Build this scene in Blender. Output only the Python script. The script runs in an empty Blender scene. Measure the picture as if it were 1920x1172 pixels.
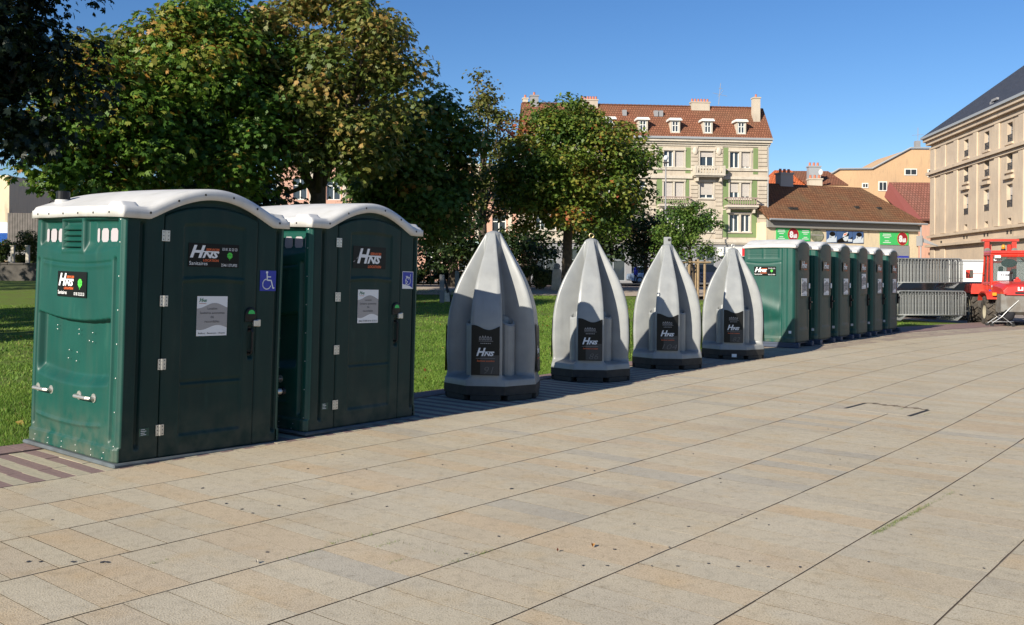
import bpy, math, random
import numpy as np
from mathutils import Vector, Matrix
random.seed(7); np.random.seed(7)
S = bpy.context.scene
COL = S.collection
R = math.radians

# ---------------- camera, sky, sun, exposure ----------------
CAM_H, FPX, ROLL = 1.53, 1768.0, 0.007
cd = bpy.data.cameras.new('camera'); cam = bpy.data.objects.new('camera', cd); COL.objects.link(cam)
cam.matrix_world = Matrix.Translation((0, 0, CAM_H)) @ Matrix.Rotation(R(90), 4, 'X') @ Matrix.Rotation(ROLL, 4, 'Z')
cd.sensor_width = 36; cd.lens = 36 * FPX / 1920; cd.shift_y = -67 / 1920; cd.clip_end = 3000; cd.clip_start = .05
S.camera = cam
SUN_AZ, SUN_EL = 39.3, 25.0            # light travels towards this azimuth (from +Y to +X)
w = bpy.data.worlds.new('World'); S.world = w; w.use_nodes = True
nt = w.node_tree; bg = nt.nodes['Background']
sky = nt.nodes.new('ShaderNodeTexSky'); sky.sky_type = 'NISHITA'; sky.sun_disc = False
sky.sun_elevation = R(SUN_EL); sky.sun_rotation = R(SUN_AZ + 180); sky.air_density = 1.0; sky.dust_density = 0.25; sky.ozone_density = 3.6; sky.altitude = 700
hs = nt.nodes.new('ShaderNodeHueSaturation'); hs.inputs['Saturation'].default_value = 1.2; hs.inputs['Hue'].default_value = .507
nt.links.new(sky.outputs[0], hs.inputs['Color']); nt.links.new(hs.outputs[0], bg.inputs[0]); bg.inputs[1].default_value = 0.084
sl = bpy.data.lights.new('sun', 'SUN'); sl.energy = 5.0; sl.angle = R(.5); sl.color = (1, .92, .78)
so = bpy.data.objects.new('sun', sl); COL.objects.link(so)
Ldir = Vector((math.sin(R(SUN_AZ)) * math.cos(R(SUN_EL)), math.cos(R(SUN_AZ)) * math.cos(R(SUN_EL)), -math.sin(R(SUN_EL))))
so.rotation_euler = Ldir.to_track_quat('-Z', 'Y').to_euler(); so.location = (-20, -20, 30)
S.view_settings.view_transform = 'Standard'; S.view_settings.look = 'None'; S.view_settings.gamma = 1
S.view_settings.exposure = 0.6; S.view_settings.use_curve_mapping = False
S.cycles.max_bounces = 6; S.cycles.transparent_max_bounces = 8

# ---------------- helpers ----------------
def ray(x, y):
    dx, dy = x - 960, y - 519; c, s = math.cos(ROLL), math.sin(ROLL)
    return (dx * c + dy * s) / FPX, (-dx * s + dy * c) / FPX
def at(x, y, Y):
    u, v = ray(x, y); return Vector((u * Y, Y, CAM_H - v * Y))
def ss(a, b, x):
    t = np.clip((x - a) / (b - a), 0, 1); return t * t * (3 - 2 * t)

def mat(name, col=(.5, .5, .5), rough=.6, metal=0., spec=.5, col2=None, nscale=8., ndetail=4., bump=0., bscale=60., attr=None, ramp=None,
        trans=0., alpha=1., emit=None, objrand=None, namt=(.35, .65), coat=0., bdist=.02):
    m = bpy.data.materials.new(name); m.use_nodes = True; t = m.node_tree; N = t.nodes; L = t.links
    b = N['Principled BSDF']; b.inputs['Roughness'].default_value = rough; b.inputs['Metallic'].default_value = metal
    b.inputs['Specular IOR Level'].default_value = spec
    if coat: b.inputs['Coat Weight'].default_value = coat; b.inputs['Coat Roughness'].default_value = .08
    c4 = lambda c: (c[0], c[1], c[2], 1)
    tc = N.new('ShaderNodeTexCoord'); out = None
    def noise(scale, detail):
        n = N.new('ShaderNodeTexNoise'); n.inputs['Scale'].default_value = scale; n.inputs['Detail'].default_value = detail
        L.new(tc.outputs['Object'], n.inputs['Vector']); return n
    if ramp:
        src = N.new('ShaderNodeAttribute'); src.attribute_name = attr or 'tint'
        r = N.new('ShaderNodeValToRGB'); L.new(src.outputs['Fac'], r.inputs[0])
        r.color_ramp.elements[0].position = ramp[0][0]; r.color_ramp.elements[0].color = c4(ramp[0][1])
        r.color_ramp.elements[1].position = ramp[-1][0]; r.color_ramp.elements[1].color = c4(ramp[-1][1])
        for p, c in ramp[1:-1]:
            e = r.color_ramp.elements.new(p); e.color = c4(c)
        out = r.outputs[0]
    if col2 is not None:
        n = noise(nscale, ndetail)
        mr = N.new('ShaderNodeMapRange'); mr.inputs[1].default_value = namt[0]; mr.inputs[2].default_value = namt[1]
        L.new(n.outputs['Fac'], mr.inputs[0])
        mx = N.new('ShaderNodeMix'); mx.data_type = 'RGBA'; L.new(mr.outputs[0], mx.inputs[0])
        if ramp:
            mx.blend_type = 'MULTIPLY'; L.new(out, mx.inputs[6]); mx.inputs[7].default_value = c4(col2)
        else:
            mx.inputs[6].default_value = c4(col); mx.inputs[7].default_value = c4(col2)
        out = mx.outputs[2]
    if out is not None: L.new(out, b.inputs['Base Color'])
    else: b.inputs['Base Color'].default_value = c4(col)
    if bump:
        n = noise(bscale, 5); bp = N.new('ShaderNodeBump'); bp.inputs['Strength'].default_value = bump; bp.inputs['Distance'].default_value = bdist
        L.new(n.outputs['Fac'], bp.inputs['Height']); L.new(bp.outputs[0], b.inputs['Normal'])
    if emit: b.inputs['Emission Color'].default_value = c4(emit[0]); b.inputs['Emission Strength'].default_value = emit[1]
    if trans:
        tr = N.new('ShaderNodeBsdfTranslucent'); ms = N.new('ShaderNodeMixShader'); ms.inputs[0].default_value = trans
        if out is not None: L.new(out, tr.inputs[0])
        else: tr.inputs[0].default_value = c4(col)
        L.new(b.outputs[0], ms.inputs[1]); L.new(tr.outputs[0], ms.inputs[2]); L.new(ms.outputs[0], N['Material Output'].inputs[0])
    m['nodes'] = 1
    return m

def weather(m, zfade=.4, dirt=(.20, .16, .11), amt=.55, scuff=(.30, .36, .33), samt=.35, sscale=9.):
    """splash dirt near the ground plus sparse pale scuffs"""
    t = m.node_tree; N = t.nodes; L = t.links; b = N['Principled BSDF']; geo = N.new('ShaderNodeNewGeometry'); sx = N.new('ShaderNodeSeparateXYZ'); L.new(geo.outputs['Position'], sx.inputs[0])
    if b.inputs['Base Color'].links: src = b.inputs['Base Color'].links[0].from_socket
    else: q = N.new('ShaderNodeRGB'); q.outputs[0].default_value = b.inputs['Base Color'].default_value; src = q.outputs[0]
    def masked(src, col, sc, lo, hi, k, zr=None, st=(1, 1, 1)):
        mp = N.new('ShaderNodeMapping'); mp.inputs['Scale'].default_value = st; L.new(geo.outputs['Position'], mp.inputs[0])
        n = N.new('ShaderNodeTexNoise'); n.inputs['Scale'].default_value = sc; n.inputs['Detail'].default_value = 6; L.new(mp.outputs[0], n.inputs['Vector'])
        mr = N.new('ShaderNodeMapRange'); mr.inputs[1].default_value = lo; mr.inputs[2].default_value = hi; mr.inputs[4].default_value = k; L.new(n.outputs['Fac'], mr.inputs[0]); f = mr.outputs[0]
        if zr:
            zr_ = N.new('ShaderNodeMapRange'); zr_.inputs[1].default_value = zr; zr_.inputs[2].default_value = 0.0; L.new(sx.outputs['Z'], zr_.inputs[0])
            mm = N.new('ShaderNodeMath'); mm.operation = 'MULTIPLY'; L.new(f, mm.inputs[0]); L.new(zr_.outputs[0], mm.inputs[1]); f = mm.outputs[0]
        mx = N.new('ShaderNodeMix'); mx.data_type = 'RGBA'; L.new(f, mx.inputs[0]); L.new(src, mx.inputs[6]); mx.inputs[7].default_value = col + (1,); return mx.outputs[2]
    src = masked(src, dirt, 7., .35, .62, amt, zfade)
    src = masked(src, scuff, sscale, .62, .72, samt, None, (1, 1, .25))
    src = masked(src, tuple(.6 * c for c in dirt), 3., .5, .8, samt * .5, None, (2.5, 2.5, .3))
    L.new(src, b.inputs['Base Color']); return m

class MB:
    def __init__(s): s.v = []; s.f = []; s.mi = []; s.m = Matrix.Identity(4)
    def add(s, vs, fs, mi=0):
        o = len(s.v); s.v += [tuple(s.m @ Vector(p)) for p in vs]; s.f += [tuple(i + o for i in f) for f in fs]; s.mi += [mi] * len(fs); return s
    def box(s, x0, x1, y0, y1, z0, z1, mi=0):
        return s.add([(x0, y0, z0), (x1, y0, z0), (x1, y1, z0), (x0, y1, z0), (x0, y0, z1), (x1, y0, z1), (x1, y1, z1), (x0, y1, z1)],
                     [(0, 3, 2, 1), (4, 5, 6, 7), (0, 1, 5, 4), (1, 2, 6, 5), (2, 3, 7, 6), (3, 0, 4, 7)], mi)
    def cham(s, x0, x1, y0, y1, z0, z1, c=.01, mi=0):      # box with chamfered edges
        vs = []; idx = {}
        X = (x0, x1); Y = (y0, y1); Z = (z0, z1); cx, cy, cz = (x0 + x1) / 2, (y0 + y1) / 2, (z0 + z1) / 2
        for i in (0, 1):
            for j in (0, 1):
                for k in (0, 1):
                    sx, sy, sz = (c if i == 0 else -c), (c if j == 0 else -c), (c if k == 0 else -c)
                    idx[i, j, k, 0] = len(vs); vs.append((X[i], Y[j] + sy, Z[k] + sz))
                    idx[i, j, k, 1] = len(vs); vs.append((X[i] + sx, Y[j], Z[k] + sz))
                    idx[i, j, k, 2] = len(vs); vs.append((X[i] + sx, Y[j] + sy, Z[k]))
        fs = []
        def add(f):
            a, b, cc = (Vector(vs[q]) for q in f[:3]); n = (b - a).cross(cc - a)
            m = sum((Vector(vs[q]) for q in f), Vector()) / len(f) - Vector((cx, cy, cz))
            fs.append(tuple(f) if n.dot(m) > 0 else tuple(reversed(f)))
        for i in (0, 1): add([idx[i, 0, 0, 0], idx[i, 1, 0, 0], idx[i, 1, 1, 0], idx[i, 0, 1, 0]])
        for j in (0, 1): add([idx[0, j, 0, 1], idx[1, j, 0, 1], idx[1, j, 1, 1], idx[0, j, 1, 1]])
        for k in (0, 1): add([idx[0, 0, k, 2], idx[1, 0, k, 2], idx[1, 1, k, 2], idx[0, 1, k, 2]])
        for i in (0, 1):
            for j in (0, 1):
                add([idx[i, j, 0, 0], idx[i, j, 1, 0], idx[i, j, 1, 1], idx[i, j, 0, 1]])
                add([idx[i, 0, j, 0], idx[i, 1, j, 0], idx[i, 1, j, 2], idx[i, 0, j, 2]])
                add([idx[0, i, j, 1], idx[1, i, j, 1], idx[1, i, j, 2], idx[0, i, j, 2]])
                for k in (0, 1): add([idx[i, j, k, 0], idx[i, j, k, 1], idx[i, j, k, 2]])
        return s.add(vs, fs, mi)
    def prism(s, poly, y0, y1, mi=0):        # polygon in x,z (counter-clockwise seen from -y) extruded along y
        n = len(poly)
        return s.add([(p[0], y0, p[1]) for p in poly] + [(p[0], y1, p[1]) for p in poly],
                     [tuple(range(n)), tuple(range(2 * n - 1, n - 1, -1))] + [(i, i + n, (i + 1) % n + n, (i + 1) % n) for i in range(n)], mi)
    def slabp(s, poly, z0, z1, mi=0):        # polygon in x,y (ccw from above) extruded in z
        n = len(poly)
        return s.add([(p[0], p[1], z0) for p in poly] + [(p[0], p[1], z1) for p in poly],
                     [tuple(range(n - 1, -1, -1)), tuple(range(n, 2 * n))] + [(i, (i + 1) % n, (i + 1) % n + n, i + n) for i in range(n)], mi)
    def tube(s, pts, r, n=8, mi=0, cap=True):
        pts = [Vector(p) for p in pts]; rs = r if isinstance(r, (list, tuple)) else [r] * len(pts); vs = []; up = None
        for i, p in enumerate(pts):
            d = (pts[min(i + 1, len(pts) - 1)] - pts[max(i - 1, 0)]).normalized()
            if up is None: up = Vector((0, 0, 1)) if abs(d.z) < .9 else Vector((1, 0, 0))
            a = d.cross(up).normalized(); b = a.cross(d).normalized(); up = b
            for k in range(n):
                t = 2 * math.pi * k / n; vs.append(p + a * (rs[i] * math.cos(t)) + b * (rs[i] * math.sin(t)))
        fs = [(i * n + k, i * n + (k + 1) % n, (i + 1) * n + (k + 1) % n, (i + 1) * n + k) for i in range(len(pts) - 1) for k in range(n)]
        if cap: fs += [tuple(range(n - 1, -1, -1)), tuple(range((len(pts) - 1) * n, len(pts) * n))]
        return s.add(vs, fs, mi)
    def lathe(s, prof, n=16, mi=0, c=(0, 0)):
        vs = [(c[0] + r * math.cos(2 * math.pi * k / n), c[1] + r * math.sin(2 * math.pi * k / n), z) for r, z in prof for k in range(n)]
        fs = [(i * n + k, i * n + (k + 1) % n, (i + 1) * n + (k + 1) % n, (i + 1) * n + k) for i in range(len(prof) - 1) for k in range(n)]
        fs += [tuple(range(n - 1, -1, -1)), tuple(range((len(prof) - 1) * n, len(prof) * n))]
        return s.add(vs, fs, mi)
    def sphere(s, c, r, n=10, mi=0):
        if not isinstance(r, (list, tuple)): r = (r, r, r)
        h = n // 2; vs = [(c[0], c[1], c[2] - r[2])]
        for i in range(1, h):
            a = -math.pi / 2 + math.pi * i / h
            vs += [(c[0] + r[0] * math.cos(a) * math.cos(2 * math.pi * k / n), c[1] + r[1] * math.cos(a) * math.sin(2 * math.pi * k / n), c[2] + r[2] * math.sin(a)) for k in range(n)]
        vs.append((c[0], c[1], c[2] + r[2])); fs = []
        for k in range(n):
            fs.append((0, 1 + (k + 1) % n, 1 + k)); q = 1 + (h - 2) * n; fs.append((q + k, q + (k + 1) % n, len(vs) - 1))
            for i in range(h - 2):
                a = 1 + i * n; fs.append((a + k, a + (k + 1) % n, a + n + (k + 1) % n, a + n + k))
        return s.add(vs, fs, mi)
    def mesh(s, name, smooth=False):
        me = bpy.data.meshes.new(name); me.from_pydata(s.v, [], s.f)
        if any(s.mi): me.polygons.foreach_set('material_index', s.mi)
        if smooth: me.polygons.foreach_set('use_smooth', [True] * len(s.f))
        me.update(); return me

def link(name, me, mats, parent=None, M=None, label=None, kind=None, smooth=None):
    if isinstance(me, MB): me = me.mesh(name, bool(smooth))
    if mats is not None and not me.materials:
        for m in (mats if isinstance(mats, (list, tuple)) else [mats]): me.materials.append(m)
    o = bpy.data.objects.new(name, me); COL.objects.link(o)
    if parent is not None: o.parent = parent
    if M is not None: o.matrix_local = M
    if label: o['label'] = label
    if kind: o['kind'] = kind
    return o
def tag(o, label=None, cat=None, group=None, kind=None):
    if label: o['label'] = label
    if cat: o['category'] = cat
    if group: o['group'] = group
    if kind: o['kind'] = kind
    return o
def thing(name, label, cat, loc=(0, 0, 0), rz=0., group=None, rot=None):
    o = bpy.data.objects.new(name, None); COL.objects.link(o); o.location = loc; o.rotation_euler = rot or (0, 0, rz)
    o.empty_display_size = .2
    return tag(o, label, cat, group)
def copy_tree(o, parent=None):
    c = o.copy(); COL.objects.link(c)
    if parent is not None: c.parent = parent
    for ch in [q for q in COL.objects if q.parent == o]: copy_tree(ch, c)
    return c
def npmesh(name, V, F, smooth=False, tint=None, tri=False):
    V = np.asarray(V, dtype=np.float32); F = np.asarray(F, dtype=np.int32); k = F.shape[1]
    me = bpy.data.meshes.new(name); me.vertices.add(len(V)); me.vertices.foreach_set('co', V.ravel())
    me.loops.add(F.size); me.loops.foreach_set('vertex_index', F.ravel()); me.polygons.add(len(F))
    me.polygons.foreach_set('loop_start', np.arange(0, F.size, k, dtype=np.int32)); me.polygons.foreach_set('loop_total', np.full(len(F), k, dtype=np.int32))
    me.polygons.foreach_set('use_smooth', np.full(len(F), bool(smooth)))
    if tint is not None:
        a = me.attributes.new('tint', 'FLOAT', 'POINT'); a.data.foreach_set('value', np.asarray(tint, dtype=np.float32))
    me.update(calc_edges=True); return me
def set_tint(me, val):
    a = me.attributes.new('tint', 'FLOAT', 'POINT'); a.data.foreach_set('value', np.full(len(me.vertices), val, dtype=np.float32)); return me
def grid_faces(nu, nv):
    i = np.arange(nu - 1)[None, :] + np.arange(nv - 1)[:, None] * nu; i = i.ravel()
    return np.stack([i, i + 1, i + 1 + nu, i + nu], 1)
def frame(o, right, up):
    r = Vector(right).normalized(); u = Vector(up).normalized(); n = r.cross(u)
    return Matrix(((r.x, u.x, n.x, o[0]), (r.y, u.y, n.y, o[1]), (r.z, u.z, n.z, o[2]), (0, 0, 0, 1)))

# lettering: letters as thin real outlines fitted into a box
_tc = {}
def text_geo(s, shear=0., bold=0.):
    k = (s, shear, bold)
    if k not in _tc:
        c = bpy.data.curves.new('t', 'FONT'); c.body = s; c.shear = shear; c.offset = bold; c.resolution_u = 2; c.fill_mode = 'FRONT'
        o = bpy.data.objects.new('t', c); COL.objects.link(o); bpy.context.view_layer.update()
        me = bpy.data.meshes.new_from_object(o.evaluated_get(bpy.context.evaluated_depsgraph_get()))
        v = np.array([p.co[:2] for p in me.vertices]); f = [tuple(p.vertices) for p in me.polygons]
        a, b = v.min(0), v.max(0); v = (v - a) / (b - a)
        _tc[k] = (v, f, (b - a)[0] / (b - a)[1]); bpy.data.objects.remove(o); bpy.data.meshes.remove(me)
    return _tc[k]
def text(mb, s, x, y, w_, h_, mi, z=.003, shear=0., bold=.02):
    v, f, a = text_geo(s, shear, bold)
    if w_ is None: w_ = h_ * a
    # faces must look towards +z
    vs = [(x + p[0] * w_, y + p[1] * h_, z) for p in v]
    p0, p1, p2 = (Vector(vs[i]) for i in f[0][:3])
    if (p1 - p0).cross(p2 - p0).z < 0: f = [tuple(reversed(q)) for q in f]
    mb.add(vs, f, mi)
def rect(mb, x0, y0, x1, y1, mi, z=.002): mb.add([(x0, y0, z), (x1, y0, z), (x1, y1, z), (x0, y1, z)], [(0, 1, 2, 3)], mi)
def poly(mb, pts, mi, z=.003):
    a = sum(pts[i][0] * pts[(i + 1) % len(pts)][1] - pts[(i + 1) % len(pts)][0] * pts[i][1] for i in range(len(pts)))
    if a < 0: pts = pts[::-1]
    mb.add([(p[0], p[1], z) for p in pts], [tuple(range(len(pts)))], mi)
def disc(mb, x, y, r, mi, z=.003, n=20, ry=None, a0=0, a1=360):
    poly(mb, [(x + r * math.cos(R(a0 + (a1 - a0) * k / n)), y + (ry or r) * math.sin(R(a0 + (a1 - a0) * k / n))) for k in range(n + (a1 - a0 < 360))], mi, z)
def stroke(mb, pts, w_, mi, z=.004):
    for a, b in zip(pts, pts[1:]):
        d = Vector((b[0] - a[0], b[1] - a[1])); L = d.length or 1e-6; d /= L; n = Vector((-d.y, d.x)) * w_ / 2; e = d * w_ * .3
        mb.add([(a[0] - e.x - n.x, a[1] - e.y - n.y, z), (b[0] + e.x - n.x, b[1] + e.y - n.y, z), (b[0] + e.x + n.x, b[1] + e.y + n.y, z), (a[0] - e.x + n.x, a[1] - e.y + n.y, z)], [(0, 1, 2, 3)], mi)

# ---------------- terrain ----------------
DX, DY = math.sin(R(40)), math.cos(R(40))          # paving runs along this direction
_sk = np.array([-40, 3, 7, 10.3, 14.2, 17.6, 21, 24.7, 29, 33, 38, 60]); _dk = np.array([0, 0, -.05, -.2, -.6, -.8, -.85, -.75, -.25, .4, 1.3, 6.])
_sf = np.linspace(-40, 60, 1001); _df = np.interp(_sf, _sk, _dk); _df = np.convolve(np.pad(_df, 12, mode='edge'), np.ones(25) / 25, 'valid')
def bend(s): return np.interp(s, _sf, _df)
def SN(s, n):
    wt = np.clip(.4 + .6 * (-n - 2) / 5.1, .2, 1.0); q = n + bend(s) * wt
    return s * DX + q * DY, s * DY - q * DX
def TZ(X, Y):
    n = X * DY - Y * DX; return 1.05 * ss(16, 60, Y) * ss(-9.5, -17, n)
def ground_at(x, y):
    u, v = ray(x, y); Y = 5.
    while Y < 300:
        if CAM_H - v * Y <= TZ(u * Y, Y): break
        Y += .05
    return Vector((u * Y, Y, float(TZ(u * Y, Y))))
# ---------------- materials of the setting ----------------
SLABRAMP = [(0, (.52, .46, .35)), (.26, (.585, .515, .385)), (.53, (.56, .485, .355)), (.70, (.59, .475, .325)), (.86, (.50, .452, .36)), (.9, (.50, .452, .36)), (1, (.085, .068, .048))]
def slab_material():
    m = mat('slab_concrete', ramp=SLABRAMP, rough=.85, spec=.25)
    t = m.node_tree; N = t.nodes; L = t.links; b = N['Principled BSDF']; src = b.inputs['Base Color'].links[0].from_socket
    geo = N.new('ShaderNodeNewGeometry')
    def mul(src, scale, lo, hi, c, detail=4, w=0.):
        n = N.new('ShaderNodeTexNoise'); n.inputs['Scale'].default_value = scale; n.inputs['Detail'].default_value = detail; L.new(geo.outputs['Position'], n.inputs['Vector'])
        mr = N.new('ShaderNodeMapRange'); mr.inputs[1].default_value = lo; mr.inputs[2].default_value = hi; L.new(n.outputs['Fac'], mr.inputs[0])
        mx = N.new('ShaderNodeMix'); mx.data_type = 'RGBA'; mx.blend_type = 'MULTIPLY'; L.new(mr.outputs[0], mx.inputs[0]); L.new(src, mx.inputs[6]); mx.inputs[7].default_value = c + (1,)
        return mx.outputs[2], n
    src, _ = mul(src, 1.3, .45, .75, (.90, .90, .92))
    src, _ = mul(src, 3., .52, .78, (1.0, .93, .83))
    src, _ = mul(src, 14., .5, .8, (.78, .78, .78)); src, _ = mul(src, .45, .4, .7, (.92, .91, .88)); src, _ = mul(src, 38., .6, .75, (.70, .66, .60))
    src, sp = mul(src, 110., .50, .64, (.70, .68, .65), 3)
    src, s2 = mul(src, 420., .56, .62, (.66, .64, .62), 1)
    L.new(src, b.inputs['Base Color'])
    bp = N.new('ShaderNodeBump'); bp.inputs['Strength'].default_value = .5; bp.inputs['Distance'].default_value = .005
    L.new(sp.outputs['Fac'], bp.inputs['Height']); L.new(bp.outputs[0], b.inputs['Normal'])
    return m
M_SLAB = slab_material()
M_JOINT = mat('joint_sand', (.16, .12, .085), .95, col2=(.07, .055, .04), nscale=3)
M_PAVB = mat('paver_beige', (.44, .385, .27), .85, col2=(.34, .30, .215), nscale=25, bump=.2, bscale=200, bdist=.004)
M_PAVP = mat('paver_purple', (.25, .165, .145), .85, col2=(.19, .125, .115), nscale=25, bump=.2, bscale=200, bdist=.004)
M_GROUND = mat('dusty_ground', (.27, .215, .175), .95, col2=(.21, .17, .145), nscale=1.2, bump=.3, bscale=40)
M_SOIL = mat('lawn_soil', (.12, .19, .03), 1., col2=(.12, .14, .042), nscale=2.2, spec=.1, bump=.5, bscale=25, bdist=.05)
M_BLADE = mat('grass_blade', ramp=[(0, (.06, .125, .016)), (.5, (.135, .24, .03)), (.9, (.23, .32, .055)), (1, (.34, .27, .11))], rough=.6, spec=.3, trans=.35)
M_GRAVEL = mat('gravel_path', (.47, .385, .30), .95, col2=(.36, .29, .23), nscale=20, bump=.3, bscale=60)
M_ASPH = mat('asphalt', (.075, .07, .068), .9, col2=(.05, .05, .05), nscale=4)

# base ground reaching the horizon
def world_grid(name, xs, ys, dz, m, kind='structure', label=None):
    X, Y = np.meshgrid(xs, ys); Z = TZ(X, Y) + dz
    me = npmesh(name, np.stack([X.ravel(), Y.ravel(), Z.ravel()], 1), grid_faces(len(xs), len(ys)), True)
    return link(name, me, m, kind=kind)
xs = np.concatenate([[-900, -400, -200], np.arange(-100, 101, 2.5), [200, 400, 900]]); ys = np.concatenate([[-300, -100, -40], np.arange(-20, 121, 2.), [200, 500, 1500]])
world_grid('ground', xs, ys, -.10, M_GROUND)
world_grid('street', np.arange(-70, 60, 2.), np.arange(66, 92, 1.), .01, M_ASPH)
world_grid('gravel_path', np.arange(-14, 18, 1.), np.arange(42.5, 51.01, .5), .02, M_GRAVEL)

# lawn sheet in paving coordinates
def lawn_edge(s): return -8.72 - 1.25 * ss(22, 30, s)
sv = np.arange(-30, 36.1, .5); nv = np.concatenate([np.linspace(0, 4, 9), np.arange(5, 75, 1.5)])
Sg, Ng = np.meshgrid(sv, nv); Xg, Yg = SN(Sg, lawn_edge(Sg) - Ng); keep = Yg < 62
Zg = TZ(Xg, Yg) + .0
me = npmesh('lawn', np.stack([Xg.ravel(), Yg.ravel(), Zg.ravel()], 1), grid_faces(len(sv), len(nv))[:, ::-1], True)
link('lawn', me, M_SOIL, kind='structure')

# joint bed below the paving
sv = np.arange(-6, 60, .5); nv = np.array([-10.2, -8.6, -7.1, -4, -2, 0, 3, 8.])
Sg, Ng = np.meshgrid(sv, nv); Xg, Yg = SN(Sg, Ng)
plaza = link('plaza_pavement', npmesh('plaza_pavement', np.stack([Xg.ravel(), Yg.ravel(), np.full(Xg.size, -.0045)], 1), grid_faces(len(sv), len(nv))), M_JOINT, kind='structure')

rng = np.random.default_rng(11)
def slab_cells(s0, s1, n0, n1, gap_l, gap_c):
    """top corners of one slab in s,n"""
    return [(s0 + gap_c, n0 + gap_l), (s0 + gap_c, n1 - gap_l), (s1 - gap_c, n1 - gap_l), (s1 - gap_c, n0 + gap_l)]
def slab_geo(corners, z, tilt, ins=.0028):
    """12 verts: inset top, outer ring 4 mm lower, bottom ring"""
    cx = sum(c[0] for c in corners) / 4; cy = sum(c[1] for c in corners) / 4; V = []
    for k, c in enumerate(corners):
        dx, dy = cx - c[0], cy - c[1]; V.append((c[0] + math.copysign(ins, dx), c[1] + math.copysign(ins, dy), z + tilt[k]))
    for k, c in enumerate(corners): V.append((c[0], c[1], z - .0006 + tilt[k]))
    for c in corners: V.append((c[0], c[1], z - .03))
    return V
SF = [(3, 2, 1, 0)] + [(k, (k + 1) % 4, 4 + (k + 1) % 4, 4 + k) for k in range(4)] + [(4 + k, 4 + (k + 1) % 4, 8 + (k + 1) % 4, 8 + k) for k in range(4)]
SF = [tuple(f) for f in SF]
rows = [-7.1, -6.4] + [-5.68 + .74 * k for k in range(19)]
slabs = []
for r_i, (a, b) in enumerate(zip(rows, rows[1:])):
    s = -4 + rng.random() * .2
    while s < 50:
        wd = .23 * (1 if rng.random() < .8 else (1.35 if rng.random() < .6 else .65)); wd *= rng.uniform(.97, 1.03)
        t = rng.beta(2, 2.6)
        if rng.random() < .10: t = rng.uniform(.7, .86)
        if rng.random() < .08: t = 1.
        if s > 13: t = t * .5 + .25
        slabs.append((s, s + wd, a, b, t * .87)); s += wd
def slab_item(q):
    s0, s1, a, b, t = q; gl = .003 + .003 * rng.random(); gc = .0017 + (.0022 if rng.random() < .5 else .0006) * rng.random()
    cs = [tuple(float(v) for v in SN(np.float64(p[0]), np.float64(p[1]))) for p in slab_cells(s0, s1, a, b, gl, gc)]
    tl = rng.normal(0, .00015, 4); return cs, float(rng.normal(0, .0002)), tl
def apparent(cs):
    X = sum(c[0] for c in cs) / 4; Y = sum(c[1] for c in cs) / 4
    if Y < 3.6: return 0, X, Y
    px = 960 + FPX * X / Y; py = 519 + FPX * CAM_H / Y
    return (1 / Y if -60 < px < 1980 and py < 1200 else 0), X, Y
items = []
for q in slabs:
    cs, z, tl = slab_item(q); items.append((apparent(cs)[0], cs, z, tl, q[4]))
items.sort(key=lambda i: -i[0])
for k, (ap, cs, z, tl, t) in enumerate(items[:300]):
    cx = sum(c[0] for c in cs) / 4; cy = sum(c[1] for c in cs) / 4
    V = slab_geo([(c[0] - cx, c[1] - cy) for c in cs], z, tl)
    me = npmesh('slab', V[:12], np.array(SF), tint=np.r_[np.full(4, t), np.full(8, 1.)]); me.materials.append(M_SLAB)
    o = bpy.data.objects.new('paving_slab', me); COL.objects.link(o); o.parent = plaza; o.location = (cx, cy, 0)
V = []; F = []; T = []
for ap, cs, z, tl, t in items[300:]:
    o = len(V); V += slab_geo(cs, z, tl); F += [tuple(i + o for i in f) for f in SF]; T += [t] * 4 + [1.] * 8
link('far_slabs', npmesh('far_slabs', V, F, tint=T), M_SLAB, plaza, kind='stuff')

# striped band of narrow pavers
band = link('striped_paving_band', npmesh('band', *(lambda: (np.stack([a.ravel() for a in (*SN(*np.meshgrid(np.arange(-6, 50, .5), np.array([-8.74, -7.1]))), np.full((2, 112), -.0040))], 1), grid_faces(112, 2)))()), M_JOINT, kind='structure')
bi = []
for a, b, off in ((-7.52, -7.1, 0.), (-7.94, -7.52, .012), (-8.38, -7.94, .02)):
    s = -4 + off; k = 0
    while s < 42:
        q = (s, s + .115, a, b, k % 2); cs = [tuple(float(v) for v in SN(np.float64(p[0]), np.float64(p[1]))) for p in slab_cells(*q[:4], .003, .0008)]
        bi.append((apparent(cs)[0], cs, float(rng.normal(0, .0008)), rng.normal(0, .0006, 4), k % 2)); s += .115; k += 1
bi.sort(key=lambda i: -i[0])
for ap, cs, z, tl, t in bi[:300]:
    cx = sum(c[0] for c in cs) / 4; cy = sum(c[1] for c in cs) / 4
    me = npmesh('paver', slab_geo([(c[0] - cx, c[1] - cy) for c in cs], z, tl, .002), np.array(SF)); me.materials.append(M_PAVP if t else M_PAVB)
    o = bpy.data.objects.new('paver', me); COL.objects.link(o); o.parent = band; o.location = (cx, cy, 0)
for tt, m in ((0, M_PAVB), (1, M_PAVP)):
    V = []; F = []
    for ap, cs, z, tl, t in bi[300:]:
        if t == tt: o = len(V); V += slab_geo(cs, z, tl, .002); F += [tuple(i + o for i in f) for f in SF]
    link('far_pavers', npmesh('far_pavers', V, F), m, band, kind='stuff')
s = -4.
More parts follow.
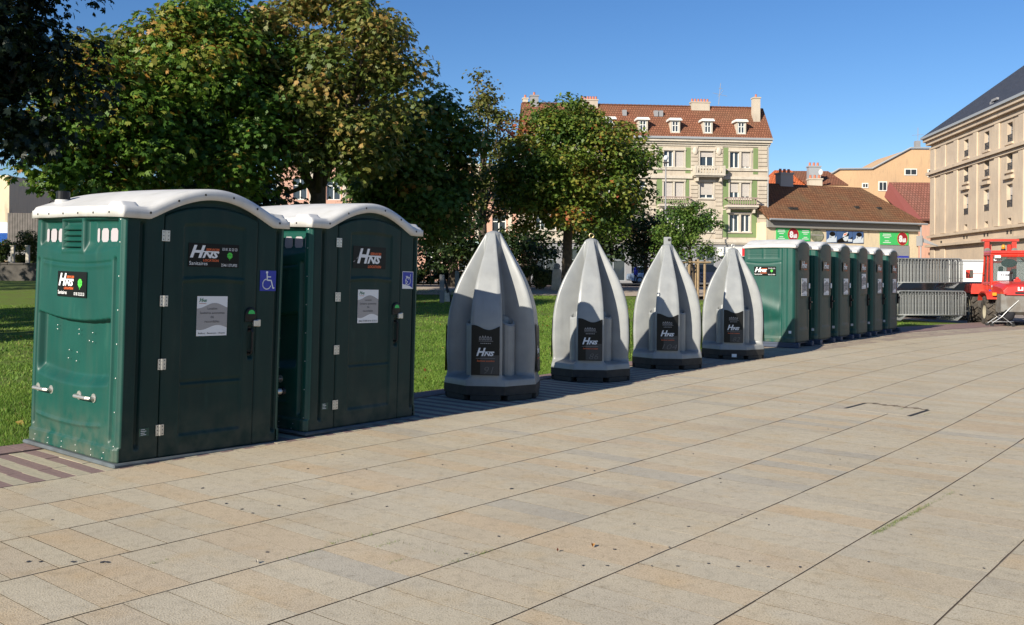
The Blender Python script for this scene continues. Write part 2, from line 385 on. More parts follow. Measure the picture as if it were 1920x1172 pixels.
while s < 42:
    e = float(lawn_edge(np.float64(s)))
    cs = [tuple(float(v) for v in SN(np.float64(p[0]), np.float64(p[1]))) for p in slab_cells(s, s + .5, e - .02, -8.38, .004, .002)]
    cx = sum(c[0] for c in cs) / 4; cy = sum(c[1] for c in cs) / 4
    me = npmesh('kerbstone', slab_geo([(c[0] - cx, c[1] - cy) for c in cs], .012, rng.normal(0, .001, 4), .006), np.array(SF)); me.materials.append(M_PAVP)
    o = bpy.data.objects.new('edging_stone', me); COL.objects.link(o); o.parent = band; o.location = (cx, cy, 0); s += .5

# grass blades on the near lawn (nobody could count them)
def blades(n, slo, shi, dlo, dhi, h, wd, power=1.):
    s = rng.uniform(slo, shi, n); d = dlo + (dhi - dlo) * rng.random(n) ** power
    X, Y = SN(s, lawn_edge(s) - d); Z = TZ(X, Y)
    pz = np.sin(X * .8 + 1.7 * np.sin(Y * .63)) * np.sin(Y * .7 + 1.3 * np.cos(X * .5)); kp = rng.random(n) < np.clip(1.25 - 1.1 * ss(.35, .95, pz), .12, 1); X, Y, Z, s = X[kp], Y[kp], Z[kp], s[kp]; n = len(X)
    hh = h * rng.uniform(.5, 1.2, n); a = rng.uniform(0, 6.283, n); lx = rng.normal(0, .5, n) * hh; ly = rng.normal(0, .5, n) * hh
    V = np.empty((n, 3, 3)); V[:, 0] = np.stack([X - wd * np.cos(a), Y - wd * np.sin(a), Z - .004], 1); V[:, 1] = np.stack([X + wd * np.cos(a), Y + wd * np.sin(a), Z - .004], 1)
    V[:, 2] = np.stack([X + lx, Y + ly, Z + hh], 1)
    patch = .5 + .5 * np.sin(X * 1.3 + 2 * np.sin(Y * .9)) * np.cos(Y * 1.1 + np.sin(X * 2.1))
    t = np.clip(rng.normal(.35 + .3 * patch, .18, n), 0, .92); t[rng.random(n) < .015] = 1.
    return V.reshape(-1, 3), np.repeat(t, 3)
Vs = []; Ts = []
for args in ((150000, 2., 13., .0, 4.5, .038, .004, 1.), (120000, 4., 24, .3, 9., .045, .008, 1.), (90000, 3., 34, .3, 26., .055, .014, 1.), (25000, -4, 3.5, 0, 14., .045, .007, 1.), (70000, -25, 6., 5, 46., .06, .02, 1.)):
    V, t = blades(*args); Vs.append(V); Ts.append(t)
V = np.concatenate(Vs); me = npmesh('grass', V, np.arange(len(V)).reshape(-1, 3), tint=np.concatenate(Ts))
tag(link('grass', me, M_BLADE), 'short green lawn grass growing behind the toilets and urinals', 'grass', kind='stuff')
# ---------------- materials of the toilets ----------------
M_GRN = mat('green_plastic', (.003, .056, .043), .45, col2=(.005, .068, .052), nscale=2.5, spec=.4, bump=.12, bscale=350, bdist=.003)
M_GRN_SHADE = mat('green_plastic_shaded_front', (.002, .022, .019), .5, col2=(.003, .028, .023), nscale=3, spec=.28, bump=.12, bscale=350, bdist=.003)  # darker copy of the side green, with the front's shade in its colour
M_ROOF = mat('white_roof_plastic', (.62, .61, .59), .45, col2=(.54, .53, .50), nscale=4, bump=.05, bscale=200, bdist=.003)
for _m, _k in ((M_GRN, .5), (M_GRN_SHADE, .3), ): weather(_m, .45, (.16, .14, .10), _k, (.035, .13, .095) if _k == .5 else (.02, .06, .05), .28)
weather(M_ROOF, .1, (.30, .26, .18), .3, (.45, .42, .36), .4, 4.)
M_SKID = mat('grey_skid', (.10, .12, .13), .7, col2=(.07, .08, .085), nscale=8)
M_STEEL = mat('steel', (.58, .56, .52), .35, .7, bump=.05, bscale=80)
M_RIVET = mat('rivet_steel', (.5, .5, .48), .4, .6)
M_BLK = mat('black_plastic', (.008, .008, .009), .4, spec=.3)
M_DKB = mat('dark_rubber', (.02, .02, .02), .8)
M_PANE = mat('frosted_pane', (.50, .46, .48), .5, trans=.2)
M_STK = mat('sticker_black', (.005, .005, .005), .35, spec=.2)
M_WHT = mat('print_white', (.78, .78, .78), .5)
M_ORG = mat('print_orange', (.72, .13, .03), .5)
M_CLV = mat('print_clover', (.08, .62, .06), .5)
M_BLU = mat('print_blue', (.02, .035, .36), .45)
M_GRY = mat('print_grey', (.36, .34, .33), .6)
M_DGR = mat('print_dark_grey', (.035, .032, .030), .5); M_NUM = mat('print_number_grey', (.13, .12, .11), .5)
M_TXT = mat('print_text', (.05, .05, .05), .6)
M_GTX = mat('print_green', (.02, .15, .08), .5)
M_DIAL = mat('dial_green', (.03, .50, .10), .4)
STK = [M_STK, M_WHT, M_ORG, M_CLV, M_BLU, M_GRY, M_DGR, M_TXT, M_GTX, M_NUM]

def hns(mb, x, y, w_, h_, mi=1, z=.003):      # italic H with smaller NS tucked under a cross bar
    text(mb, 'H', x, y, w_ * .52, h_, mi, z, .32, .035); text(mb, 'NS', x + w_ * .42, y, w_ * .58, h_ * .56, mi, z, .32, .045)
    stroke(mb, [(x + w_ * .2, y + h_ * .5), (x + w_ * .97, y + h_ * .52)], h_ * .09, mi, z + .0004)
def clover(mb, x, y, r, mi=3):
    for k in range(4):
        a = R(45 + 90 * k)
        for d in (-.42, .42): disc(mb, x + r * .66 * math.cos(a + d * .9), y + r * .66 * math.sin(a + d * .9), r * .29, mi, .003 + .0002 * k + (.0001 if d > 0 else 0), 10)
        poly(mb, [(x, y), (x + r * .8 * math.cos(a - .5), y + r * .8 * math.sin(a - .5)), (x + r * .8 * math.cos(a + .5), y + r * .8 * math.sin(a + .5))], mi, .0038 + .0001 * k)
    stroke(mb, [(x, y), (x - r * .05, y - r * 1.3)], r * .14, mi, .0044)
def sticker_mesh(kind):
    mb = MB()
    if kind == 'door':
        w_, h_ = .50, .20; mb.box(0, w_, 0, h_, 0, .002, 0); X = lambda x: (x - 1170) / 370 * w_; Y = lambda y: (610 - y) / 180 * h_
        hns(mb, X(1180), Y(542), X(1392) - X(1180), Y(445) - Y(542)); text(mb, 'SERVICES', X(1295), Y(486), X(1392) - X(1295), Y(467) - Y(486), 2, .003, .1, .03)
        text(mb, 'LOCATION', X(1275), Y(569), X(1389) - X(1275), Y(550) - Y(569), 2, .003, .1, .03); text(mb, 'Sanitaires', X(1177), Y(597), X(1307) - X(1177), Y(569) - Y(597), 1, .003, 0, 0)
        text(mb, '03 81 32 23 23', X(1413), Y(479), X(1526) - X(1413), Y(457) - Y(479), 1, .003, 0, .005); text(mb, '25461 ETUPES', X(1408), Y(603), X(1528) - X(1408), Y(581) - Y(603), 1, .003, 0, .005)
        clover(mb, X(1471), Y(516), .030)
    elif kind == 'side':
        w_, h_ = .50, .215; mb.box(0, w_, 0, h_, 0, .002, 0); X = lambda x: (x - 222) / 233 * w_; Y = lambda y: (850 - y) / 193 * h_
        hns(mb, X(232), Y(768), X(354) - X(232), Y(672) - Y(768)); text(mb, 'SERVICES', X(297), Y(708), X(356) - X(297), Y(690) - Y(708), 2, .003, .1, .03)
        text(mb, 'LOCATION', X(277), Y(795), X(351) - X(277), Y(776) - Y(795), 2, .003, .1, .03); text(mb, 'Sanitaires', X(228), Y(832), X(300) - X(228), Y(803) - Y(832), 1, .003, 0, .01)
        text(mb, '03 81 32 23 23', X(358), Y(836), X(440) - X(358), Y(812) - Y(836), 1, .003, 0, .015); clover(mb, X(404), Y(742), .040)
    elif kind == 'plain':
        w_, h_ = .48, .225; mb.box(0, w_, 0, h_, 0, .002, 0); X = lambda x: (x - 710) / 290 * w_; Y = lambda y: (572 - y) / 174 * h_
        hns(mb, X(745), Y(533), X(957) - X(745), Y(415) - Y(533)); text(mb, 'SERVICES', X(860), Y(464), X(958) - X(860), Y(443) - Y(464), 2, .003, .1, .03)
        text(mb, 'LOCATION', X(840), Y(567), X(958) - X(840), Y(545) - Y(567), 2, .003, .1, .03)
        for a, b in (((770, 440), (785, 415)), ((742, 498), (752, 485)), ((714, 522), (726, 514))): stroke(mb, [(X(a[0]), Y(a[1])), (X(b[0]), Y(b[1]))], .006, 5, .003)
    elif kind == 'small':
        w_, h_ = .30, .20; mb.box(0, w_, 0, h_, 0, .002, 0); hns(mb, .02, .06, .20, .11); text(mb, 'SERVICES', .15, .135, .13, .03, 2); text(mb, 'LOCATION', .10, .015, .17, .03, 2)
    return mb
def notice_mesh(last):
    mb = MB(); w_, h_ = .30, .34; mb.box(0, w_, 0, h_, 0, .002, 1)
    top = [(w_ * k / 14, h_ * (.76 + .07 * math.sin(k / 14 * 5.5 - 1.6))) for k in range(15)]; bot = [(w_ * k / 14, h_ * (.21 + .06 * math.sin(k / 14 * 5.5 - 2.2))) for k in range(15)]
    for a, b, c, d in zip(bot, bot[1:], top[1:], top): mb.add([(a[0], a[1], .0026), (b[0], b[1], .0026), (c[0], c[1], .0026), (d[0], d[1], .0026)], [(0, 1, 2, 3)], 5)
    hns(mb, .02, h_ - .05, .075, .036, 8); rect(mb, .02, h_ - .066, .09, h_ - .061, 2)
    for k, (s, ww) in enumerate((('Location', .095), ('Sanitaires autonomes', .245), ('ou', .03), ('raccordables', .145))):
        text(mb, s, (w_ - ww) / 2, h_ * .66 - k * .037, ww, .021, 7, .0034, 0, .005)
    text(mb, last, .018, .012, w_ - .036, .018, 7, .0034, 0, .01)
    return mb
def access_sign(plain=True):
    mb = MB(); w_, h_ = .175, .185
    mb.box(0, w_, 0, h_, 0, .002, 4)
    if plain:
        disc(mb, .074, .168, .0125, 1, .003, 12); stroke(mb, [(.075, .15), (.078, .098), (.122, .096), (.142, .028), (.155, .028)], .012, 1); stroke(mb, [(.077, .128), (.115, .128)], .010, 1, .0045)
        stroke(mb, [(.074 + .045 * math.cos(R(a)), .062 + .045 * math.sin(R(a))) for a in range(100, 341, 12)], .009, 1)
    else:
        for a in ((0, 0, w_, .006), (0, h_ - .006, w_, h_), (0, 0, .006, h_), (w_ - .006, 0, w_, h_)): rect(mb, *a, 1, .003)
        poly(mb, [(.006, .006), (.006, .05), (.12, .03), (w_ - .006, .006)], 1, .0032)
        stroke(mb, [(.092 + .040 * math.cos(R(a)), .085 + .040 * math.sin(R(a))) for a in range(0, 361, 15)], .007, 1); stroke(mb, [(.13, .155), (.12, .11), (.07, .135), (.055, .09), (.085, .075), (.05, .045)], .007, 1, .0044); stroke(mb, [(.055, .135), (.105, .10)], .007, 1, .0046)
    return mb
_mc = {}
def cached(k, fn, mats):
    if k not in _mc:
        mb = fn(); me = mb.mesh(k) if isinstance(mb, MB) else mb
        for m in mats: me.materials.append(m)
        _mc[k] = me
    return _mc[k]

def relief(name, w_, htop, nu, nv, fn, u0=0., back=.02):
    """moulded sheet: u right, v up, d outward (+z of its frame); htop may vary with u"""
    u = np.linspace(u0, u0 + w_, nu); v = np.linspace(0, 1, nv); U, T = np.meshgrid(u, v); H = htop(U) if callable(htop) else htop; V = T * H
    D = fn(U, V, H); P = np.stack([U.ravel(), V.ravel(), D.ravel()], 1); F = grid_faces(nu, nv)
    # closed edge skirt so the sheet has thickness
    ring = list(range(nu)) + [nu * k + nu - 1 for k in range(1, nv)] + [nu * nv - 1 - k for k in range(1, nu)] + [nu * (nv - 1 - k) for k in range(1, nv - 1)]
    o = len(P); Q = P[ring].copy(); Q[:, 2] = P[ring][:, 2] - back; P = np.concatenate([P, Q]); m = len(ring)
    SK = np.array([[ring[(k + 1) % m], ring[k], o + k, o + (k + 1) % m] for k in range(m)])
    me = npmesh(name, P, np.concatenate([F, SK]), True); me.shade_smooth() if hasattr(me, 'shade_smooth') else None
    return me
G = lambda x, s: np.exp(-(x / s) ** 2)
def win(u, a, b, e=.012): return ss(a - e, a + e, u) * (1 - ss(b - e, b + e, u))
WB, DB = 1.56, 1.45                      # wheelchair cabin footprint
def bump_f(x, hw=.64): return np.clip(1 - (x / hw) ** 2, 0, 1) ** 1.2
def side_fn(U, V, H):
    d = np.zeros_like(U); mid = 1 - ((U - .72) / .66) ** 2
    arc = 1.715 - .07 * mid
    m = win(U, .07, 1.397) * ss(arc - .01, 1.765, V) * (1 - ss(1.925, 1.94, V)); d -= .045 * m
    vb = win(U, .447, .845, .008) * win(V, 1.655, 1.955, .008); d = d * (1 - vb) + .004 * vb
    vi = win(U, .475, .80, .005) * win(V, 1.69, 1.93, .005); d -= .045 * vi
    for a, b in ((.095, .425), (.97, 1.385)): d -= .006 * win(U, a, b, .004) * win(V, 1.772, 1.915, .004)
    e = 1.60 - .035 * mid; d -= .010 * G(V - e, .009) * win(U, .13, 1.29); d += .004 * G(V - e + .02, .02) * win(U, .13, 1.29)
    zt = 1.14 - .055 * mid; zb = .60 - .058 * mid
    d -= .068 * win(U, .095, 1.29, .02) * ss(zb, zb + .105, V) * (1 - ss(zt - .006, zt + .012, V))
    d -= .038 * win(U, 1.335, 1.372, .01) * win(V, .15, 1.62, .02); d -= .03 * win(U, .03, .06, .01) * win(V, .15, 1.60, .02)
    e = .262 - .035 * (1 - ((U - .62) / .60) ** 2); d += .012 * G(V - e, .013) * win(U, .10, 1.20, .03)
    d += .016 * (1 - ss(.105, .115, V)); d += .012 * win(U, 1.408, 1.462, .006) * (V > 0); d -= .018 * G(U - 1.475, .008)
    d += .008 * np.sin(U * 3.1 + 1) * np.sin(V * 2.3) * .5
    return d
def top_front(X): return 2.0 + .20 * bump_f(X - .05)
def front_fn(U, V, H):
    d = np.zeros_like(U); r = .05
    ed = np.minimum(U + .78, .78 - U); d -= r - np.sqrt(np.clip(r * r - np.clip(r - ed, 0, r) ** 2, 0, None))
    for c in (.16 - .78, 1.50 - .78): d -= .04 * win(U, c - .02, c + .02, .008) * win(V, .10, 1.92, .02)
    a = (-.43, .50); inside = win(U, a[0], a[1], .004) * (V < door_top(U) + .012); d -= .025 * inside
    e = door_top(U) + .03; d += .006 * G(V - e, .012) * win(U, -.5, .58)
    return d
def door_top(U): return 2.0 + .125 * np.clip(1 - ((U - .045) / .50) ** 2, 0, 1) ** .8
def door_fn(U, V, H):
    d = np.zeros_like(U); X = U - .345
    top = 1.94 + .035 * (1 - (X / .30) ** 2) * 0 + .02 * np.cos(X * 4)
    d -= .012 * win(U, .18, .78, .01) * ss(1.46, 1.475, V - .02 * np.cos((U - .48) * 4)) * (1 - ss(1.93, 1.945, V - .03 * np.cos((U - .48) * 4) + .03))
    d -= .014 * win(U, .18, .78, .01) * (1 - ss(1.43, 1.445, V - .02 * np.cos((U - .48) * 4))) * ss(.155, .17, V)
    d += .008 * G(V - .58, .012) * win(U, .18, .78); d -= .010 * G(V - .60, .010) * win(U, .18, .78)
    d -= .03 * win(U, .845, .895, .008) * win(V, .78, 1.06, .02)
    ed = np.minimum(U, .92 - U); r = .014; d -= r - np.sqrt(np.clip(r * r - np.clip(r - ed, 0, r) ** 2, 0, None)); edt = np.clip(H - V, 0, 1); d -= r - np.sqrt(np.clip(r * r - np.clip(r - edt, 0, r) ** 2, 0, None))
    return d
def roof_mesh(W, D, z_e, arch, hw, x0, over=.035, lip=.066, nx=90, ny=56, hwb=None, knob=True):
    x = np.linspace(-W / 2 - over, W / 2 + over, nx); y = np.linspace(-D / 2 - over, D / 2 + over, ny); X, Y = np.meshgrid(x, y)
    t = ss(-D / 2, D / 2, Y); h2 = hw + ((hwb or hw) - hw) * ss(-D / 2 + .15, D / 2, Y)
    Z = z_e + arch * np.clip(1 - ((X - x0 * (1 - t)) / h2) ** 2, 0, 1) ** 1.2 + .012 * (1 - (Y / (D / 2)) ** 2)
    ed = np.minimum(np.minimum(X - x[0], x[-1] - X), np.minimum(Y - y[0], y[-1] - Y)); r = .035
    Z -= (r - np.sqrt(np.clip(r * r - np.clip(r - ed, 0, r) ** 2, 0, None))) * .8
    Z0 = Z.copy()
    if knob:
        for cx in (-W / 2 + .04, W / 2 - .04):
            Z += .035 * win(X, cx - .09, cx + .09, .02) * win(Y, -D / 2 + .03, -D / 2 + .20, .02)
    P = np.stack([X.ravel(), Y.ravel(), Z.ravel()], 1); F = grid_faces(nx, ny)
    ring = list(range(nx)) + [nx * k + nx - 1 for k in range(1, ny)] + [nx * ny - 1 - k for k in range(1, nx)] + [nx * (ny - 1 - k) for k in range(1, ny - 1)]
    m = len(ring); o = len(P); Q = P[ring].copy(); Q[:, 2] = Z0.ravel()[ring] - lip; Q2 = Q.copy(); Q2[:, 0] *= .955; Q2[:, 1] *= .955
    P = np.concatenate([P, Q, Q2]); fs = []
    for k in range(m):
        k2 = (k + 1) % m; fs.append([ring[k2], ring[k], o + k, o + k2]); fs.append([o + k2, o + k, o + m + k, o + m + k2])
    return npmesh('roof', P, np.concatenate([F, np.array(fs)]), True)
def rivets(pts, r=.0065, h=.005):
    mb = MB()
    for p in pts: mb.sphere((p[0], p[1], p[2]), (r, r, h), 6)
    return mb
def handle_mb(L, r=.011, out=.05):
    mb = MB(); mb.tube([(0, 0, 0), (0, 0, out * .8), (.02, 0, out), (L - .02, 0, out), (L, 0, out * .8), (L, 0, 0)], r, 8); mb.tube([(-.0, 0, 0), (0, 0, .006)], r * 2.6, 10); mb.tube([(L, 0, 0), (L, 0, .006)], r * 2.6, 10)
    return mb

def wheelchair_cabin(A, az, label, variant, lean):
    """A = front left corner on the ground, az = azimuth of the front"""
    a = R(az); ex = Vector((math.sin(a), math.cos(a), 0)); ey = Vector((-math.cos(a), math.sin(a), 0))
    c = Vector((A[0], A[1], .0)) + ex * WB / 2 + ey * DB / 2
    t = thing('portable_toilet_cabin', label, 'portable toilet', c, math.pi / 2 - a, 'wheelchair toilet cabins beside the plaza')
    t.rotation_euler = (R(lean[0]), R(lean[1]), math.pi / 2 - a)
    hx, hy = WB / 2, DB / 2
    mb = MB(); mb.cham(-hx - .05, hx + .05, -hy - .045, hy + .05, .0, .034, .01); link('base_plate', mb, M_SKID, t)
    z0 = .036
    for side in (-1, 1):
        M = frame((side * hx, hy if side < 0 else -hy, z0), (0, -1, 0) if side < 0 else (0, 1, 0), (0, 0, 1))
        if side > 0: M = frame((hx, hy, z0), (0, -1, 0), (0, 0, 1)) @ Matrix.Scale(-1, 4, (0, 0, 1))
        M = M @ Matrix.Diagonal((DB / 1.48, 1, 1, 1))
        p = link('side_panel', cached('side_panel', lambda: relief('side_panel', 1.48, 2.0, 150, 210, side_fn), [M_GRN]), None, t, M)
        for (u0, u1) in ((.10, .143), (.175, .28), (.312, .417), (.985, 1.022), (1.055, 1.165), (1.20, 1.312), (1.347, 1.387)):
            def pane():
                m = MB(); w2 = u1 - u0; c_ = min(.022, w2 * .3); h2 = .115
                m.slabp([(c_, 0), (w2 - c_, 0), (w2, c_), (w2, h2 - c_), (w2 - c_, h2), (c_, h2), (0, h2 - c_), (0, c_)], 0, .004); return m
            link('window_pane', cached('pane%.3f' % (u1 - u0), pane, [M_PANE]), None, p, Matrix.Translation((u0, 1.785 - z0 + .0, -.044)))
        for k in range(5):
            def slat():
                m = MB(); m.add([(0, 0, 0), (.32, 0, 0), (.32, .036, -.032), (0, .036, -.032), (0, -.008, -.004), (.32, -.008, -.004), (.32, .030, -.037), (0, .030, -.037)], [(0, 1, 2, 3), (5, 4, 7, 6), (4, 5, 1, 0), (1, 5, 6, 2), (3, 2, 6, 7), (0, 3, 7, 4)]); return m
            link('vent_slat', cached('slat', slat, [M_GRN]), None, p, Matrix.Translation((.477, 1.668 + k * .048, -.002)))
        rv = [(1.445, z, .014) for z in (.03, .13, .40, .67, .94, 1.21, 1.48, 1.75, 1.93)] + [(x, .062, .017) for x in (.12, .36, .60, .84, 1.1, 1.3)] + [(x, .015, .017) for x in (.1, .35, .6, .85, 1.1, 1.28)]
        rv += [(x, z, -.045) for x, z in ((.34, 1.03), (.34, .995), (.72, 1.015), (.72, .975), (.95, 1.0), (.90, .93), (.955, .925), (.56, .83), (.70, .82), (.55, .76), (.69, .745))]
        link('rivets', cached('rivets_side', lambda: rivets(rv), [M_RIVET]), None, p, kind='stuff')
        for u in (.115, .845):
            link('carry_handle', cached('carry', lambda: handle_mb(.24, .0145, .055), [M_STEEL]), None, t, M @ Matrix.Translation((u, .475, -.002)))
        if side < 0 and variant == 0:
            link('sticker', cached('stk_side', lambda: sticker_mesh('side'), STK), None, t, M @ Matrix.Translation((.42, 1.285, .006)), 'black lettered sticker with a clover on the sunlit side')
    mb = MB(); mb.box(-hx + .01, hx - .01, hy - .02, hy, z0, 2.03); link('back_wall', mb, M_GRN, t)
    F = frame((0, -hy, z0), (1, 0, 0), (0, 0, 1))
    link('front_wall', cached('front_wall', lambda: relief('front_wall', WB, lambda U: top_front(U) + .01 - z0, 220, 150, front_fn, -hx), [M_GRN_SHADE]), None, t, F)
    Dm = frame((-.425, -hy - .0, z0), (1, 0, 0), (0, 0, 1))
    d = link('door', cached('door', lambda: relief('door', .92, lambda U: door_top(U - .425) - z0, 130, 170, door_fn, back=.024), [M_GRN_SHADE]), None, t, Dm @ Matrix.Translation((0, .0, .001)))
    for z in (1.82, 1.285, .765, .225):
        def hinge():
            m = MB(); m.cham(-.036, -.004, -.045, .045, 0, .005, .001); m.cham(.004, .036, -.045, .045, 0, .005, .001); m.tube([(0, -.045, .004), (0, .045, .004)], .0075, 8)
            for x in (-.022, .022):
                for y in (-.03, 0, .03): m.sphere((x, y, .005), (.005, .005, .003), 6, 1)
            return m
        link('hinge', cached('hinge', hinge, [M_STEEL, M_DKB]), None, t, F @ Matrix.Translation((-.42, z, .004)))
    h = link('door_handle', cached('dhandle', lambda: handle_mb(.21, .010, .05), [M_BLK]), None, t, F @ Matrix.Translation((.445, .82, -.025)) @ Matrix.Rotation(R(90), 4, 'Z'))
    mb = MB(); mb.lathe([(.058, 0), (.058, .012), (.05, .018), (.03, .02)], 20); mb.cham(-.058, .058, -.07, 0, 0, .014, .004)
    dial = link('occupancy_dial', mb, M_BLK, t, F @ Matrix.Translation((.435, 1.17, .0)))
    mb = MB(); poly(mb, [(.036 * math.cos(R(k * 15)), .036 * math.sin(R(k * 15))) for k in range(13)], 0, .021); link('dial_window', mb, M_DIAL, dial)
    mb = MB(); mb.cham(-.04, .01, -.028, .03, 0, .03, .006); mb.cham(.005, .04, -.03, .035, 0, .02, .005); link('latch', mb, M_STEEL, t, F @ Matrix.Translation((.50, 1.085, .0)))
    mb = MB(); mb.box(0, .085, 0, .065, 0, .003, 0)
    for k in range(4): rect(mb, .012, .010 + k * .014, .060 - k % 2 * .012, .014 + k * .014, 1, .0035)
    link('data_plate', mb, [M_GRN, M_WHT], t, F @ Matrix.Translation((-.60, .19, .003)))
    k = 'door' if variant == 0 else 'plain'
    link('sticker', cached('stk_' + k, lambda: sticker_mesh(k), STK), None, t, F @ Matrix.Translation((-.20 if variant == 0 else -.21, 1.575, -.008)), 'black lettered sticker on the shaded door')
    nk = 'notice%d' % variant
    link('notice', cached(nk, lambda: notice_mesh('Belfort - Besançon - Etupes' if variant == 0 else '25461 ETUPES 03 81 32 23 23'), STK), None, t, F @ Matrix.Translation((-.10 if variant == 0 else -.125, .985 if variant == 0 else 1.02, -.010)), 'white notice with a grey wave')
    link('accessibility_sign', cached('acc%d' % variant, lambda: access_sign(variant == 0), STK), None, t, F @ Matrix.Translation((.525, 1.375, .003)), 'blue sign with a white wheelchair symbol' if variant == 0 else 'blue and white sign with an outlined wheelchair')
    rf = link('roof', cached('roof', lambda: roof_mesh(WB, DB, 2.078, .2, .64, .05, hwb=.84), [M_ROOF]), None, t, Matrix.Translation((0, 0, 0)))
    pts = [(-hx - .037, y, 2.025) for y in (-.55, -.3, -.05, .2, .45, .65)]; mb = MB()
    for p in pts: mb.sphere(p, (.005, .01, .01), 6)
    for x in (-.58, -.33, -.08, .2, .45, .70): mb.sphere((x, -hy - .037, 2.03 + .2 * float(bump_f(np.float64(x - .05)))), (.011, .005, .011), 6)
    link('roof_bolts', mb, M_DKB, rf, kind='stuff')
    mb = MB(); mb.lathe([(.075, 2.03), (.066, 2.16), (.055, 2.165)], 20); v = link('vent_pipe', mb, M_ROOF, t, Matrix.Translation((-hx + .14, hy - .16, 0)), smooth=True)
    mb = MB(); mb.lathe([(.058, 2.162), (.058, 2.235), (.05, 2.24)], 18); link('pipe_cap', mb, M_BLK, v)
    if variant == 0:
        mb = MB(); mb.tube([(hx, -hy + .10, .47), (hx + .10, -hy + .10, .47)], .028, 12); q = link('drain_valve', mb, M_STEEL, t); mb = MB(); mb.tube([(hx + .10, -hy + .10, .47), (hx + .13, -hy + .10, .47)], .038, 12); link('valve_cap', mb, M_BLK, q)
    return t
wheelchair_cabin((-3.115, 7.455), 38.2, 'large green wheelchair toilet cabin nearest the camera, sticker on its sunlit left side', 0, (1.2, .9))
wheelchair_cabin((-1.945, 8.975), 34.8, 'second large green wheelchair toilet cabin, between nearest cabin and first grey urinal', 1, (.6, .9))

# ---------------- six standard cabins ----------------
WS, DS, ZS = 1.03, 1.16, .12
def s_top(U): return 2.25 + .09 * np.clip(1 - (U / .46) ** 2, 0, 1) ** .7 - ZS
def s_front(U, V, H):
    d = np.zeros_like(U); r = .13; ed = np.minimum(U + WS / 2, WS / 2 - U); d -= r - np.sqrt(np.clip(r * r - np.clip(r - ed, 0, r) ** 2, 0, None))
    d += .05 * (1 - (U / (WS / 2)) ** 2); d -= .018 * (G(U + .40, .008) + G(U - .40, .008)) * (V < H - .10); d -= .012 * G(V - .16, .008) * win(U, -.4, .4)
    d -= .012 * win(U, -.25, .25, .012) * win(V, .30, 1.0, .02); return d
def s_side(U, V, H):
    d = np.zeros_like(U)
    for k in range(6): d -= .016 * win(U, .10, .80, .02) * win(V, 1.88 + .035 * k, 1.898 + .035 * k, .004) * (1 - .9 * G(U - .45, .02))
    e = 1.75 + .05 * ((U - .45) / .5) ** 2; d -= .010 * G(V - e, .012) * win(U, .05, .86)
    d += .03 * G(V - (.62 + .35 * (1 - U)), .16) * win(U, .05, .85, .06) - .02 * G(V - (.30 + .25 * U), .10) * win(U, .05, .85, .06)
    d += .014 * win(U, .88, .925, .006); d -= .014 * G(U - .865, .008); d += .01 * win(U, 1.0, 1.04, .006); d += .02 * (1 - ss(.10, .12, V))
    r = .08; d -= r - np.sqrt(np.clip(r * r - np.clip(r - (DS - U), 0, r) ** 2, 0, None)); return d
def skid_mb():
    m = MB()
    for x in (-WS / 2 + .06, WS / 2 - .06): m.cham(x - .07, x + .07, -DS / 2 - .10, DS / 2 + .06, 0, .115, .015)
    m.box(-WS / 2 - .02, WS / 2 + .02, -DS / 2 - .0, DS / 2, .085, .122); return m
M_SKB = mat('blue_grey_skid', (.035, .05, .085), .6)
M_DOORS = mat('standard_cabin_door', (.018, .040, .030), .5, col2=(.028, .048, .036), nscale=3, spec=.5, bump=.1, bscale=300, bdist=.003)  # greyish green, with the sheen of the grazing sky in the colour
six = []
def std_cabin():
    t = thing('portable_toilet_cabin', '', 'portable toilet', (0, 0, 0)); hx, hy = WS / 2, DS / 2
    link('skid', skid_mb(), M_SKB, t)
    for side in (-1, 1):
        M = frame((-hx, hy, ZS), (0, -1, 0), (0, 0, 1)) if side < 0 else frame((hx, hy, ZS), (0, -1, 0), (0, 0, 1)) @ Matrix.Scale(-1, 4, (0, 0, 1))
        link('side_panel', cached('s_side', lambda: relief('s_side', DS, 2.15, 70, 130, s_side), [M_GRN]), None, t, M)
    mb = MB(); mb.box(-hx + .01, hx - .01, hy - .02, hy, ZS, 2.25); link('back_wall', mb, M_GRN, t)
    F = frame((0, -hy, ZS), (1, 0, 0), (0, 0, 1))
    link('door', relief('s_front', WS, s_top, 90, 90, s_front, -hx), M_DOORS, t, F)
    link('roof', roof_mesh(WS, DS, 2.285, .125, .44, 0, over=.03, lip=.05, nx=44, ny=36, hwb=.5, knob=False), M_ROOF, t)
    link('sticker', cached('stk_plain', lambda: sticker_mesh('plain'), STK), None, t, F @ Matrix.Translation((-.27, 1.60, .054)))
    nt_ = link('notice', cached('notice_s', lambda: notice_mesh('Belfort - Besançon - Etupes'), STK), None, t, F @ Matrix.Translation((-.21, 1.03, .052)) @ Matrix.Diagonal((1.2, 1.15, 1, 1)))
    mb = MB(); mb.cham(0, .05, -.06, .06, 0, .03, .006); link('occupancy_dial', mb, M_WHT, t, F @ Matrix.Translation((.30, 1.25, .03)))
    mb = MB(); mb.cham(0, .04, -.15, .15, 0, .05, .01); mb.tube([(.02, .02, .04), (.02, .02, .09)], .022, 8); link('door_handle', mb, M_BLK, t, F @ Matrix.Translation((.34, .86, .022)))
    mb = MB(); mb.box(0, .06, 0, .06, 0, .003); link('data_plate', mb, M_WHT, t, frame((-hx, -hy + .12, ZS + .20), (0, -1, 0), (0, 0, 1)) @ Matrix.Translation((0, 0, .012)))
    return t
proto = std_cabin()
az6 = R(36.6); P6 = Vector((6.22, 20.76, 0)); step = 1.487
